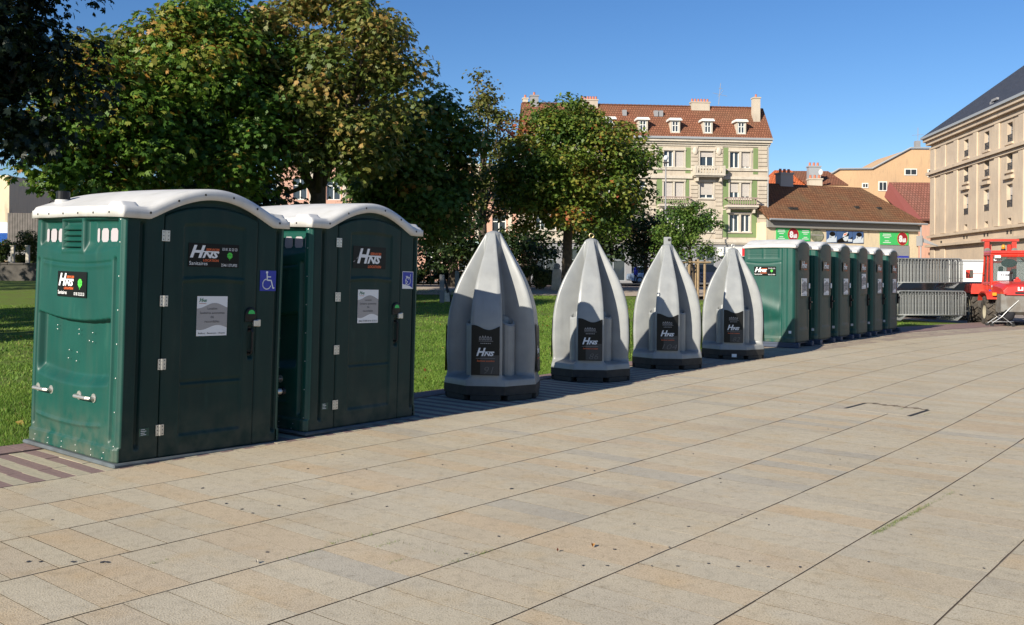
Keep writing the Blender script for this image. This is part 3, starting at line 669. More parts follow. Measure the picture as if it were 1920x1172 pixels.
lab6 = ['green toilet cabin with a lettered sticker on its side, nearest of the row of six', 'second green cabin of the row of six, counted from the urinals', 'third green cabin of the row of six, its door sticker half faded',
        'fourth green cabin of the row of six, its notice stuck higher than the others', 'fifth green cabin of the row of six, next to the last one', 'last green cabin of the row of six, beside the stacked crowd barriers']
for k in range(6):
    t = proto if k == 0 else copy_tree(proto)
    a = az6 + R((-.6, .3, 0, .5, -.3, .2)[k]); ex = Vector((math.sin(a), math.cos(a), 0)); ey = Vector((-math.cos(a), math.sin(a), 0))
    c = P6 + Vector((math.sin(az6), math.cos(az6), 0)) * step * k + ex * WS / 2 + ey * DS / 2
    t.location = c; t.rotation_euler = (0, 0, math.pi / 2 - a); tag(t, lab6[k], group='row of six green toilet cabins'); six.append(t)
def child(t, n): return [o for o in COL.objects if o.parent == t and o.name.split('.')[0] == n][0]
child(six[3], 'notice').location.z += .13
child(six[2], 'sticker').scale = (.8, 1, 1); child(six[2], 'sticker')['label'] = 'faded sticker'
link('side_sticker', cached('stk_door', lambda: sticker_mesh('door'), STK), None, six[0], frame((-WS / 2, DS / 2, 0), (0, -1, 0), (0, 0, 1)) @ Matrix.Translation((.24, 1.60, .014)), 'black lettered sticker with a clover')

# ---------------- urinals ----------------
M_URI = mat('grey_speckled_plastic', (.275, .285, .285), .36, col2=(.235, .245, .25), nscale=5, bump=.05, bscale=300, bdist=.002, spec=.5)
weather(M_URI, .6, (.20, .18, .15), .5, (.22, .22, .21), .45, 5.)
M_UBASE = mat('black_base', (.018, .017, .016), .7, col2=(.03, .028, .025), nscale=10)
M_RING = mat('bronze_ring', (.55, .42, .22), .35, 1.)
zk = np.array([.15, .20, .27, .33, .62, .92, 1.115, 1.31, 1.51, 1.71, 1.91, 2.0, 2.06, 2.10, 2.12]); rk = np.array([.615, .615, .60, .585, .60, .590, .565, .513, .430, .318, .200, .150, .112, .092, .03])
def uri_mesh():
    na, nz = 240, 130; z = np.concatenate([np.linspace(.18, .36, 24), np.linspace(.37, 2.12, nz - 24)]); Rz = np.interp(z, zk, rk); Rs = np.convolve(np.pad(Rz, 4, mode='edge'), np.ones(9) / 9, 'valid'); Rz = np.where(z < 2.02, Rs, Rz); Rz = np.where(z > 2.04, .118 * np.sqrt(np.clip(1 - ((z - 2.04) / .082) ** 2, .02, 1)), Rz)
    P = []
    ph = np.linspace(0, 2 * math.pi, na, endpoint=False); q = (ph + math.pi / 4) % (math.pi / 2) - math.pi / 4     # -45..45 around each fin
    for zz, rr in zip(z, Rz):
        half = R(19.2)
        flat = rr * math.cos(half * .8) / np.cos(np.clip(np.abs(q), 0, half)); flat = np.minimum(flat, rr * 1.0)
        if zz < .30: oct_ = rr * 1.0 * math.cos(R(22.5)) / np.cos((ph + R(22.5)) % R(45) - R(22.5)) * 1.03
        else: oct_ = flat
        depth = .66 * float(ss(2.10, 1.60, zz) if False else (1 - ss(1.55, 2.1, np.float64(zz)))) + .20 * float(1 - ss(2.02, 2.12, np.float64(zz)))
        depth = min(depth, .68)
        nic = rr * (1 - depth); nic = min(nic, .20)
        nic = min(nic, rr)
        m = ss(half, half + R(10), np.abs(q)); edge = rr * (1 - .0 * m)
        body = flat * (1 - m) + nic * m
        # parallel fin walls: radius where the fin side plane sits
        tlow = ss(.255, .33, np.float64(zz)); r_ = oct_ * (1 - tlow) + body * tlow
        P.append(np.stack([r_ * np.cos(ph), r_ * np.sin(ph), np.full(na, zz)], 1))
    P = np.concatenate(P); i = np.arange(na); F = []
    for k in range(nz - 1): F.append(np.stack([k * na + i, k * na + (i + 1) % na, (k + 1) * na + (i + 1) % na, (k + 1) * na + i], 1))
    F = np.concatenate(F); o = len(P); P = np.concatenate([P, [[0, 0, 2.125]]]); b = (nz - 1) * na
    cap = np.stack([b + i, b + (i + 1) % na, np.full(na, o), np.full(na, o)], 1)[:, :4]
    me = npmesh('urinal_body', P, F, True); return me
def uri_base():
    m = MB(); n = 8; r = .635
    m.slabp([(r * math.cos(R(22.5 + 45 * k)), r * math.sin(R(22.5 + 45 * k))) for k in range(8)], .075, .184)
    for k in range(8): # feet below with fork gaps
        a = R(45 * k); c = Vector((.53 * math.cos(a), .53 * math.sin(a), 0)); m.m = Matrix.Translation(c) @ Matrix.Rotation(a, 4, 'Z'); m.cham(-.12, .055, -.19, .19, 0, .078, .01); m.m = Matrix.Identity(4)
    return m
def basin_mb():
    m = MB(); n = 14; r = .10; cx = .30; vs = []
    ang = [2 * math.pi * k / n for k in range(n)]
    def ring(z, rr, slope): return [(cx + rr * math.cos(t), rr * math.sin(t), z - slope * (rr * math.cos(t) + rr)) for t in ang]
    rings = [ring(.26, r, 0), ring(.9, r, 0), ring(1.03, r, .62), ring(1.03, r * .78, .62), ring(.80, r * .5, 0)]
    vs = sum(rings, []); fs = [(i * n + k, i * n + (k + 1) % n, (i + 1) * n + (k + 1) % n, (i + 1) * n + k) for i in range(4) for k in range(n)] + [tuple(range(4 * n, 5 * n))]
    m.add(vs, fs); return m
def u_panel(num):
    m = MB(); w_, h_ = .31, .62
    top = [(w_ * (1 - k / 16), h_ - .035 + .03 * math.cos((1 - k / 16) * 5.6 - .3)) for k in range(17)]
    m.slabp([(0, 0), (w_, 0)] + top, 0, .003, 0); rect(m, .10, .01, w_ - .006, .245, 6, .0036)
    for k in range(5):
        x = .085 + k * .029; m.add([(x, .43, .0036), (x + .021, .43, .0036), (x + .021, .465, .0036), (x + .0105, .48 + .01 * math.sin(k), .0036), (x, .465, .0036)], [(0, 1, 2, 3, 4)], 5); rect(m, x + .005, .435, x + .016, .463, 0, .0042)
    rect(m, .08, .415, .24, .419, 5, .0036)
    for k in range(6): rect(m, .10 + k * .02, .385, .113 + k * .02, .395, 5, .0036)
    rect(m, .05, .205, .26, .208, 5, .0042)
    hns(m, .055, .235, .20, .10, 1, .0042); text(m, 'Services Location', .065, .165, .19, .022, 2, .0045, 0, .02); text(m, num, .145 if len(num) < 3 else .08, .02, None if len(num) < 3 else .22, .085, 9, .0048, .25, -.012)
    return m
ulab = ['grey urinal half in shadow right behind the second wheelchair cabin, panel number 91', 'grey urinal with a bronze lifting ring on top, panel number 86', 'grey urinal with a square pierced lifting lug on top, panel number 104', 'grey urinal next to the row of six cabins, panel number 82']
uc = [(-.24, 12.15), (1.20, 14.28), (2.68, 16.28), (4.29, 18.33)]; ur = [-9, -1, 1, 2]
def num_dim(): pass
for k in range(4):
    X, Y = uc[k]; va = math.atan2(-Y, -X)     # towards the camera
    t = thing('urinal', ulab[k], 'urinal', (X, Y, 0), va + R(-ur[k] * -1), 'four grey urinals in a row')
    link('body', cached('uri', uri_mesh, [M_URI]), None, t)
    link('base', cached('uri_base', uri_base, [M_UBASE]), None, t)
    for j in range(4): link('basin', cached('basin', lambda: basin_mb(), [M_URI]), None, t, Matrix.Rotation(R(45 + 90 * j), 4, 'Z'), smooth=True)
    for j in range(4):
        num = ('91', '86', '104', '82')[k]; f = Matrix.Rotation(R(90 * j), 4, 'Z') @ frame((.592, -.155, .32), (0, 1, 0), (-.029, 0, 1)) @ Matrix.Translation((-.02, 0, 0)) @ Matrix.Diagonal((1.13, 1, 1, 1))
        link('sign_panel', cached('upanel' + num, lambda: u_panel(num), STK), None, t, f)
    if k in (1, 3):
        mb = MB(); rr = .035 if k == 1 else .03; mb.tube([(rr * math.sin(R(q * 30)), 0, 2.16 + rr * math.cos(R(q * 30))) for q in range(13)], .010, 8, cap=False); mb.tube([(0, 0, 2.09), (0, 0, 2.13)], .012, 8)
        link('lifting_ring', mb, M_RING if k == 1 else M_STEEL, t, Matrix.Rotation(R(90), 4, 'Z') if True else None, smooth=True)
    if k == 2:
        mb = MB(); mb.cham(-.02, .03, -.065, .065, 2.08, 2.235, .01); l = link('lifting_lug', mb, M_URI, t); mb = MB(); mb.tube([(-.024, .03, 2.185), (.0325, .03, 2.185)], .026, 12); link('lug_hole', mb, M_DKB, l)
    if k == 3:
        mb = MB(); mb.box(0, .09, 0, .06, 0, .002); link('base_label', mb, M_WHT, t, frame((.64, -.03, .05), (0, 1, 0), (0, 0, 1)))
# ---------------- buildings ----------------
M_STONE = mat('cream_stone', (.52, .455, .365), .85, col2=(.455, .39, .31), nscale=.7, bump=.1, bscale=12)
M_STONE2 = mat('pale_trim_stone', (.56, .505, .42), .8, col2=(.50, .445, .365), nscale=1.5)
M_GWALL = mat('green_render', (0.181, 0.249, 0.103), .9, col2=(0.163, 0.224, 0.095), nscale=1.)
M_WFR = mat('white_frame', (.72, .72, .68), .6)
M_GLASS = mat('window_glass', (.035, .045, .055), .08, spec=.8)
M_SHUT = mat('roller_shutter', (.50, .46, .42), .7)
M_DARK = mat('dark_inside', (.02, .02, .02), .9)
M_ZINC = mat('zinc', (.30, .32, .34), .6)
M_IRON = mat('wrought_iron', (.03, .03, .035), .5)
M_POT = mat('clay_pot', (.45, .16, .09), .85)
def tile_mat(name, c1, c2, c3, row=.33, colw=.25, dirt=.5):
    m = mat(name, c1, .9, spec=.15); t = m.node_tree; N = t.nodes; L = t.links; b = N['Principled BSDF']; tc = N.new('ShaderNodeTexCoord')
    bk = N.new('ShaderNodeTexBrick'); bk.offset = .5; bk.inputs['Scale'].default_value = 1; bk.inputs['Brick Width'].default_value = colw; bk.inputs['Row Height'].default_value = row; bk.inputs['Mortar Size'].default_value = .035; bk.inputs['Mortar Smooth'].default_value = .6
    bk.inputs['Color1'].default_value = c1 + (1,); bk.inputs['Color2'].default_value = c2 + (1,); bk.inputs['Mortar'].default_value = tuple(.45 * q for q in c1) + (1,)
    L.new(tc.outputs['UV'], bk.inputs['Vector'])
    n = N.new('ShaderNodeTexNoise'); n.inputs['Scale'].default_value = .45; n.inputs['Detail'].default_value = 6; L.new(tc.outputs['UV'], n.inputs['Vector'])
    mr = N.new('ShaderNodeMapRange'); mr.inputs[1].default_value = .45; mr.inputs[2].default_value = .7; mr.inputs[4].default_value = dirt; L.new(n.outputs['Fac'], mr.inputs[0])
    mx = N.new('ShaderNodeMix'); mx.data_type = 'RGBA'; L.new(mr.outputs[0], mx.inputs[0]); L.new(bk.outputs['Color'], mx.inputs[6]); mx.inputs[7].default_value = c3 + (1,); L.new(mx.outputs[2], b.inputs['Base Color'])
    bp = N.new('ShaderNodeBump'); bp.invert = True; bp.inputs['Strength'].default_value = .9; bp.inputs['Distance'].default_value = .05; L.new(bk.outputs['Fac'], bp.inputs['Height']); L.new(bp.outputs[0], b.inputs['Normal'])
    return m
M_TILE = tile_mat('red_roof_tiles', (.29, .125, .075), (.22, .09, .055), (.17, .10, .06))
M_TILEB = tile_mat('brown_roof_tiles', (.24, .115, .06), (.17, .08, .045), (.15, .12, .07))
M_TILEO = tile_mat('orange_roof_tiles', (.62, .16, .06), (.55, .14, .055), (.5, .15, .07), dirt=.2)
M_TILER = tile_mat('old_red_tiles', (.30, .13, .10), (.22, .095, .07), (.17, .10, .08))
M_SLATE = tile_mat('slate', (.07, .08, .11), (.05, .06, .085), (.08, .08, .10), dirt=.2)
M_SAND = mat('sandstone', (.55, .445, .33), .85, col2=(.46, .37, .28), nscale=.35, bump=.15, bscale=3, bdist=.05)
M_OCHRE = mat('ochre_render', (0.568, 0.378, 0.215), .9, col2=(0.499, 0.335, 0.198), nscale=.3)
M_PINK = mat('pink_render', (0.568, 0.327, 0.241), .9, col2=(0.499, 0.292, 0.224), nscale=.4)
M_YEL = mat('pale_yellow_render', (.68, .56, .38), .85)
M_GREYW = mat('grey_wall', (.26, .26, .27), .8)

for _m in (M_STONE, M_STONE2, M_SAND, M_OCHRE, M_YEL, M_PINK): weather(_m, 3., (.16, .13, .10), .45, (.24, .19, .14), .4, 1.1)
def wall_holes(mb, x0, x1, z0, z1, holes, depth=.25, y=0., mi=0, back=True):
    """front face at y with rectangular openings and reveals going back"""
    xs = sorted({x0, x1, *[h[0] for h in holes], *[h[1] for h in holes]}); zs = sorted({z0, z1, *[h[2] for h in holes], *[h[3] for h in holes]})
    for a, b in zip(xs, xs[1:]):
        for c, d in zip(zs, zs[1:]):
            mx_, mz = (a + b) / 2, (c + d) / 2
            if any(h[0] < mx_ < h[1] and h[2] < mz < h[3] for h in holes): continue
            mb.add([(a, y, c), (b, y, c), (b, y, d), (a, y, d)], [(0, 1, 2, 3)], mi)
    for a, b, c, d in holes:
        e = y + depth
        mb.add([(a, y, c), (b, y, c), (b, y, d), (a, y, d), (a, e, c), (b, e, c), (b, e, d), (a, e, d)], [(0, 4, 5, 1), (1, 5, 6, 2), (2, 6, 7, 3), (3, 7, 4, 0)] + ([(4, 7, 6, 5)] if back else []), mi)
def window(parent, x0, x1, z0, z1, y=.12, shutter=0., style='double', fm=None, name='window'):
    """frame + glass (+ roller shutter covering the top part)"""
    mb = MB(); f = .07
    mb.box(x0, x0 + f, y, y + .06, z0, z1); mb.box(x1 - f, x1, y, y + .06, z0, z1); mb.box(x0 + f, x1 - f, y, y + .06, z0, z0 + f); mb.box(x0 + f, x1 - f, y, y + .06, z1 - f, z1)
    if style == 'double': c = (x0 + x1) / 2; mb.box(c - .06, c + .06, y - .005, y + .06, z0 + f, z1 - f)
    if style in ('cross', 'double3'): c = (x0 + x1) / 2; mb.box(c - .05, c + .05, y - .005, y + .06, z0 + f, z1 - f)
    if style == 'cross': zc = z0 + (z1 - z0) * .66; mb.box(x0 + f, x1 - f, y - .002, y + .055, zc - .04, zc + .04)
    o = link(name, mb, fm or M_WFR, parent)
    mb = MB(); mb.box(x0 + f, x1 - f, y + .065, y + .075, z0 + f, z1 - f); link('pane', mb, M_GLASS, o)
    if shutter:
        zs = z1 - (z1 - z0) * shutter; mb = MB(); n = max(3, int((z1 - zs) / .12))
        for k in range(n):
            a = zs + (z1 - zs) * k / n; b = zs + (z1 - zs) * (k + 1) / n - .012; mb.box(x0 + .02, x1 - .02, y - .035, y - .012, a, b)
        link('shutter', mb, M_SHUT, o)
    return o
def roof_plane(mb_name, pts, m, parent, thick=.12):
    """roof slope from 3 or 4 corner points (eave left, eave right, ridge right, ridge left) with uv in metres"""
    P = [Vector(p) for p in pts]; u = (P[1] - P[0]).normalized(); n = (P[1] - P[0]).cross(P[-1] - P[0]).normalized(); v = n.cross(u)
    k = len(P); me = bpy.data.meshes.new(mb_name); vs = [tuple(p) for p in P] + [tuple(p - n * thick) for p in P]
    me.from_pydata(vs, [], [tuple(range(k)), tuple(range(2 * k - 1, k - 1, -1))] + [((i + 1) % k, i, i + k, (i + 1) % k + k) for i in range(k)])
    uv = me.uv_layers.new(name='UVMap')
    for lp in me.loops:
        p = Vector(vs[lp.vertex_index]) - P[0]; uv.data[lp.index].uv = (p.dot(u), p.dot(v))
    me.update(); return link(mb_name, me, m, parent)
def balusters(mb, x0, x1, y, z0, z1, step=.2, r=.05, mi=0):
    n = max(2, int((x1 - x0) / step))
    for k in range(n):
        x = x0 + (x1 - x0) * (k + .5) / n; mb.box(x - r * .6, x + r * .6, y - r * .6, y + r * .6, z0, z1, mi)

# --- cream apartment building ---
A = at(985, 252, 92.); B = at(1443, 258, 94.); rz = math.atan2(B[1] - A[1], B[0] - A[0]); BW = 24.4
b = thing('apartment_building', 'cream and green apartment building with red tiled roof and four white dormers', 'building', (A[0] * .89, A[1] * .89, .17), rz); b.scale = (.89,) * 3
Wn = [(13.75, 14.68), (14.86, 15.80), (17.38, 18.76), (20.42, 21.36), (21.58, 22.50)]
left = [(1.1, 2.0), (2.2, 3.1), (5.0, 6.2), (7.9, 8.8), (9.0, 9.9)]; pav = [(10.75, 11.99)]
F3 = (12.5, 14.12); F2 = (9.45, 11.05); F1 = (6.15, 7.9)
holes = [(a, c, *f) for f in (F3, F2, F1) for a, c in Wn + left + pav]
gholes = [(1.0, 3.2, 1.2, 4.3), (4.6, 6.4, 1.2, 4.3), (7.6, 10., 1.2, 4.3), (10.6, 12.2, 1.2, 4.2), (13.3, 16.1, 1.2, 4.3), (17.2, 19., 1.2, 4.3), (20.1, 23, 1.2, 4.3)]
mb = MB(); wall_holes(mb, 0, BW, 5.4, 15.0, holes, .22); mb.box(0, BW, .3, 9, 0, 15.0, 0); link('wall', mb, M_STONE, b)
mb = MB(); wall_holes(mb, 0, BW, 0, 5.05, gholes, .3, .02); link('ground_floor_front', mb, M_GREYW, b)  # grey carries the tree shade on the ground floor
for k, g in enumerate(gholes):
    w_ = window(b, g[0], g[1], g[2], g[3], .15, 0, 'cross', M_ZINC, 'shop_window')
mb = MB(); mb.box(-.1, BW + .1, -.25, .02, 5.05, 5.4); mb.box(-.05, BW + .05, -.15, .0, 4.9, 5.05); link('lower_cornice', mb, M_STONE2, b)
mb = MB(); mb.box(-.15, BW + .2, -.45, .3, 15.0, 15.25); mb.box(-.1, BW + .1, -.25, .25, 14.8, 15.0); mb.box(-.05, BW + .05, -.1, .2, 14.6, 14.8); link('eaves_cornice', mb, M_STONE2, b)
mb = MB(); mb.box(-.2, BW + .25, -.6, -.42, 15.25, 15.45); link('gutter', mb, M_ZINC, b)
for z0, z1, d in ((11.35, 11.62, .20), (12.2, 12.4, .14), (8.3, 8.42, .08)):
    for x0, x1 in ((0, 13.0), (13.0, 16.6), (19.7, BW)):
        mb = MB(); mb.box(x0 + .004, x1 - .004, -d, .0, z0, z1); link('string_course', mb, M_STONE2, b)
for x0, x1, z0, z1 in ((13.05, 13.62, 11.9, 14.45), (15.93, 16.44, 11.9, 14.45), (19.78, 20.25, 11.9, 14.5), (22.8, 23.28, 11.9, 14.5)):
    mb = MB(); mb.box(x0, x1, -.03, -.002, z0, z1); link('green_panel', mb, M_GWALL, b)
for x0, x1 in ((13.05, 16.3), (19.75, 23.2)):
    mb = MB(); hh = [(a, c, F2[0], F2[1]) for a, c in Wn if x0 < a < x1] + [(a, c, F1[0], F1[1]) for a, c in Wn if x0 < a < x1]
    wall_holes(mb, x0, x1, 5.6, 11.3, hh, .03, -.035, 0, False); link('green_panel', mb, M_GWALL, b)
def surround(x0, x1, z0, z1):
    mb = MB(); t = .13; mb.box(x0 - t, x0, -.07, .01, z0, z1); mb.box(x1, x1 + t, -.07, .01, z0, z1); mb.box(x0 - t - .04, x1 + t + .04, -.12, .01, z1, z1 + .2); mb.box(x0 - t - .05, x1 + t + .05, -.14, .01, z0 - .14, z0)
    link('window_surround', mb, M_STONE2, b)
for f in (F3, F2, F1):
    for x0, x1 in ((13.75, 15.8), (20.42, 22.5), (17.38, 18.76), (1.1, 3.1), (7.9, 9.9)): surround(x0, x1, *f)
    for x0, x1 in ((14.68, 14.86), (21.36, 21.58)):
        mb = MB(); mb.box(x0 + .003, x1 - .003, -.07, .0, f[0], f[1]); link('mullion', mb, M_STONE2, b)
sh = {(0, 0): 0, (0, 1): .98, (0, 2): .35, (0, 3): 0, (0, 4): .9, (1, 0): .98, (1, 1): .98, (1, 2): .78, (1, 3): .6, (1, 4): .85, (2, 3): 0, (2, 4): 0}
for i, f in enumerate((F3, F2, F1)):
    for j, (x0, x1) in enumerate(Wn): window(b, x0, x1, f[0], f[1], .14, sh.get((i, j), 0), 'double')
    for j, (x0, x1) in enumerate(left + pav): window(b, x0, x1, f[0], f[1], .14, (.0, .6, 0, .9, .3, 0)[(j + i) % 6], 'cross')
def balcony(x0, x1, z, rail=M_STONE2, iron=True):
    mb = MB(); mb.box(x0, x1, -1.0, -.04, z, z + .18); mb.box(x0 + .1, x1 - .1, -.85, -.04, z - .12, z); s = link('balcony', mb, M_STONE2, b)
    for x in (x0 + .25, x1 - .45):
        mb = MB(); mb.prism([(0, -.12), (.2, -.12), (.2, -.55), (0, -.55)], -.7, -.04); mb.m = Matrix.Identity(4); q = link('bracket', mb, M_STONE2, s, Matrix.Translation((x, 0, z)))
    mb = MB(); mb.box(x0, x1, -1.0, -.9, z + .85, z + .95); mb.box(x0, x1, -1.0, -.9, z + .18, z + .24)
    balusters(mb, x0 + .1, x1 - .1, -.95, z + .24, z + .85, .22 if iron else .28, .05 if iron else .11)
    for x in (x0, x1 - .14): mb.box(x, x + .14, -1.01, -.04, z + .18, z + .97) if not iron else mb.box(x, x + .08, -1.0, -.04, z + .84, z + .95)
    link('railing', mb, rail, s)
M_RAIL = mat('weathered_railing', (.32, .24, .21), .7)
balcony(13.1, 16.4, 8.55, M_RAIL); balcony(19.84, 23.06, 8.55, M_RAIL); balcony(16.63, 19.68, 11.62, M_STONE2, False); balcony(10.3, 12.4, 5.4, M_STONE2, False); balcony(1.0, 3.2, 8.55, M_RAIL)
for x0, x1 in ((12.3, 13.02), (16.48, 17.2), (18.95, 19.7), (23.3, 24.2)):        # rusticated strips, course by course
    zz = 5.5; k = 0
    while zz < 14.5:
        if not (16 < x0 < 20 and 11.2 < zz < 12.5) and not any(abs(zz + .2 - q) < .34 for q in (11.5, 12.3, 8.36)):
            mb = MB(); mb.cham(x0, x1, -.08, -.002, zz, zz + .36, .02); link('stone_block', mb, M_STONE, b)
        zz += .40; k += 1
for x in (13.0, 16.9, 19.3):
    mb = MB(); mb.sphere((x, -.08, 14.1), (.28, .12, .42), 10); link('carved_cartouche', mb, M_STONE2, b, smooth=True)
mb = MB(); mb.tube([(24.28, -.15, .5), (24.28, -.15, 15.2)], .06, 8); link('downpipe', mb, M_ZINC, b)
ze, zr, dr = 15.42, 18.95, 2.5
roof_plane('roof_slope', [(-.2, -.45, ze), (BW + .25, -.45, ze), (BW + .25, dr, zr), (-.2, dr, zr)], M_TILE, b)
roof_plane('roof_slope', [(BW + .25, 9.3, ze - .6), (-.2, 9.3, ze - .6), (-.2, dr + .01, zr), (BW + .25, dr + .01, zr)], M_TILE, b)
mb = MB(); mb.prism([(0, 15.0), (9.0, 15.0), (dr, zr - .1)], 0, .25); link('gable_wall', mb, M_STONE2, b, Matrix.Translation((BW, 0, 0)) @ Matrix.Rotation(R(90), 4, 'Z'))
mb = MB()
for k in range(61): x = -.1 + k * .4; mb.tube([(x, dr, zr + .0), (x + .36, dr, zr + .03)], .11, 6)
link('ridge_tiles', mb, M_TILE, b, kind='stuff')
for x in (11.62, 14.86, 18.14, 21.54, 8.3, 5.0, 1.8):
    d = MB(); d.box(x - .48, x - .36, -.1, .12, 15.75, 17.05); d.box(x + .36, x + .48, -.1, .12, 15.75, 17.05); d.box(x - .36, x + .36, -.1, .12, 15.75, 15.92)
    d.box(x - .46, x + .46, .13, 1.1, 15.9, 17.05); q = link('dormer', d, M_STONE2, b)
    m2 = MB(); m2.box(x - .66, x + .66, -.28, 1.3, 17.06, 17.2); m2.box(x - .58, x + .58, -.2, 1.35, 17.2, 17.32); link('dormer_cap', m2, M_WFR, q)
    m2 = MB(); m2.box(x - .5, x + .5, -.14, .1, 15.5, 15.72); link('lead_apron', m2, M_ZINC, q)
    mb = MB(); zb0, zb1 = 15.93, 17.04
    for s_ in (-.33, -.04, .25): mb.box(x + s_, x + s_ + .08, -.06, .0, zb0, zb1)
    mb.box(x - .25, x + .25, -.06, -.003, zb0 + .62, zb0 + .69); mb.box(x - .36, x + .36, -.055, -.003, zb0, zb0 + .07); mb.box(x - .36, x + .36, -.055, -.003, zb1 - .09, zb1); link('dormer_window', mb, M_WFR, q)
    mb = MB(); mb.box(x - .36, x + .36, .01, .02, zb0, zb1); link('pane', mb, M_GLASS, q)
def chimney(x0, x1, y, z0, z1, pots, parent, stone=None):
    mb = MB(); mb.box(x0, x1, y - .35, y + .35, z0, z1); mb.box(x0 - .06, x1 + .06, y - .41, y + .41, z1, z1 + .12); c = link('chimney', mb, stone or M_STONE, parent)
    for k in range(pots):
        mb = MB(); x = x0 + (x1 - x0) * (k + .5) / pots; mb.lathe([(.13, z1 + .12), (.10, z1 + .42), (.12, z1 + .45)], 8, 0, (x, y)); link('chimney_pot', mb, M_POT, c)
chimney(17.1, 19.0, dr, 18.5, 19.3, 6, b); chimney(5.85, 7.5, dr, 18.5, 19.3, 6, b); chimney(23.2, 23.9, 1.5, 16.8, 19.7, 1, b); chimney(.0, .5, 3.0, 17, 19.4, 1, b); chimney(.7, 1.5, dr, 18, 19.6, 1, b, M_GREYW)
for x in (9.9, 13.1, 13.6):
    mb = MB(); mb.box(x, x + .4, 1.4, 1.9, 17.7, 18.3); link('roof_vent', mb, M_GREYW, b)
mb = MB(); mb.tube([(20.0, dr, 19.2), (20.2, dr, 21.4)], .03, 5); mb.tube([(19.4, dr, 20.4), (20.9, dr, 20.1)], .02, 5); mb.tube([(19.9, dr, 20.0), (20.5, dr, 20.7)], .02, 5); mb.tube([(20.0, dr, 20.9), (20.4, dr, 20.85)], .02, 5); link('aerial', mb, M_GREYW, b)
mb = MB(); mb.box(19.2, 23.6, -.4, -.05, 3.7, 4.6); fs = link('shop_fascia', mb, M_WFR, b)
mb = MB(); mb.box(21.6, 22.5, -.43, -.405, 3.75, 4.55); link('red_sign', mb, mat('sign_red', (.65, .02, .03), .5), b)

# --- low shop with brown roof ---
A = at(1440.5, 410.5, 70.); B = at(1729, 419.7, 75.); rz = math.atan2(B[1] - A[1], B[0] - A[0]); L_ = math.hypot(B[0] - A[0], B[1] - A[1])
b = thing('shop_building', 'low cream shop with brown tiled roof and green advertising panels', 'building', (A[0] * 1.17, A[1] * 1.17, -.26), rz); b.scale = (1.17,) * 3
mb = MB(); mb.box(0, L_ - .15, .25, 9, 0, 5.75); link('wall', mb, M_YEL, b)
mb = MB(); mb.box(0, L_ - .1, .0, .3, 5.35, 5.85); link('fascia', mb, mat('grey_fascia', (.24, .23, .21), .7), b)
roof_plane('roof_slope', [(-.1, -.3, 5.97), (L_ + .2, -.3, 5.97), (L_ - 2.2, 4.5, 9.15), (-.1, 4.5, 9.15)], M_TILEB, b)
roof_plane('roof_slope', [(L_ + .2, -.3, 5.97), (L_ + .2, 9.3, 5.97), (L_ - 2.2, 4.5, 9.15)], M_TILEB, b)
roof_plane('roof_slope', [(L_ + .2, 9.3, 5.97), (-.1, 9.3, 5.97), (-.1, 4.51, 9.14), (L_ - 2.2, 4.51, 9.14)], M_TILEB, b)
mb = MB(); mb.tube([(-.1, -.36, 5.92), (L_ + .2, -.36, 5.92)], .08, 6); link('gutter', mb, M_ZINC, b)
mb = MB(); mb.tube([(L_ - .3, -.2, 0), (L_ - .3, -.2, 5.9)], .05, 6); link('downpipe', mb, M_ZINC, b)
for x, y in ((2.6, .9), (3.0, .9), (9.2, 1.4), (11.4, 1.4)):
    mb = MB(); zz = 5.97 + (y + .3) * .6625; mb.box(x, x + .32, y, y + .35, zz + .02, zz + .22); link('roof_vent_tile', mb, M_DARK, b)
chimney(4.1, 5.3, 4.5, 8.6, 9.9, 3, b, M_ZINC)
M_SGN = mat('sign_green', (.05, .50, .13), .5); M_SGR = mat('sign_dark_red', (.30, .008, .02), .5); M_OLV = mat('olive_disc', (.13, .14, .09), .3, col2=(.25, .26, .19), nscale=3); M_PBL = mat('poster_blue', (.05, .11, .26), .5); M_PWH = mat('poster_pale', (.60, .66, .72), .5)
SG = [M_SGN, M_WHT, M_SGR, M_PBL, M_PWH, M_STK, M_ORG, M_GRY]
def offer_sign(w_, h_, cx, side):
    m = MB(); m.box(0, w_, 0, h_, 0, .03, 0); disc(m, cx, h_ * .50, h_ * .52, 6, .034, 24); disc(m, cx, h_ * .5, h_ * .485, 2, .038, 24)
    text(m, '8', cx - h_ * .36, h_ * .22, h_ * .36, h_ * .56, 1, .042, 0, .05); text(m, 'à8', cx - h_ * .0, h_ * .22, h_ * .36, h_ * .34, 1, .042, 0, .04)
    for q0, q1 in side:
        for k, ww in enumerate((.9, 1., .6, .0, .5, .9)):
            if ww: rect(m, q0 + (q1 - q0) * (1 - ww) / 2, h_ * (.80 - .13 * k), q1 - (q1 - q0) * (1 - ww) / 2, h_ * (.85 - .13 * k), 1, .034)
    return m
link('green_sign', offer_sign(3.06, .95, 1.52, ((.12, .8), (2.3, 2.95))), SG, b, Matrix.Translation((.85, .22, 4.38)) @ Matrix.Rotation(R(90), 4, 'X'), 'green advertising panel at the left end of the shop')
link('green_sign', offer_sign(2.81, 1.0, 2.2, ((.25, 1.1),)), SG, b, Matrix.Translation((10.5, .22, 4.25)) @ Matrix.Rotation(R(90), 4, 'X'), 'green advertising panel at the right end of the shop')
mb = MB(); mb.lathe([(.6, 0), (.6, .04), (.56, .05)], 28); q = link('round_panel', mb, M_OLV, b, Matrix.Translation((4.56, .24, 4.82)) @ Matrix.Rotation(R(90), 4, 'X') @ Matrix.Scale(.78, 4, (0, 1, 0)))
mb = MB(); mb.box(-.55, .55, .02, .10, .05, .06); link('panel_stripe', mb, M_GRY, q)
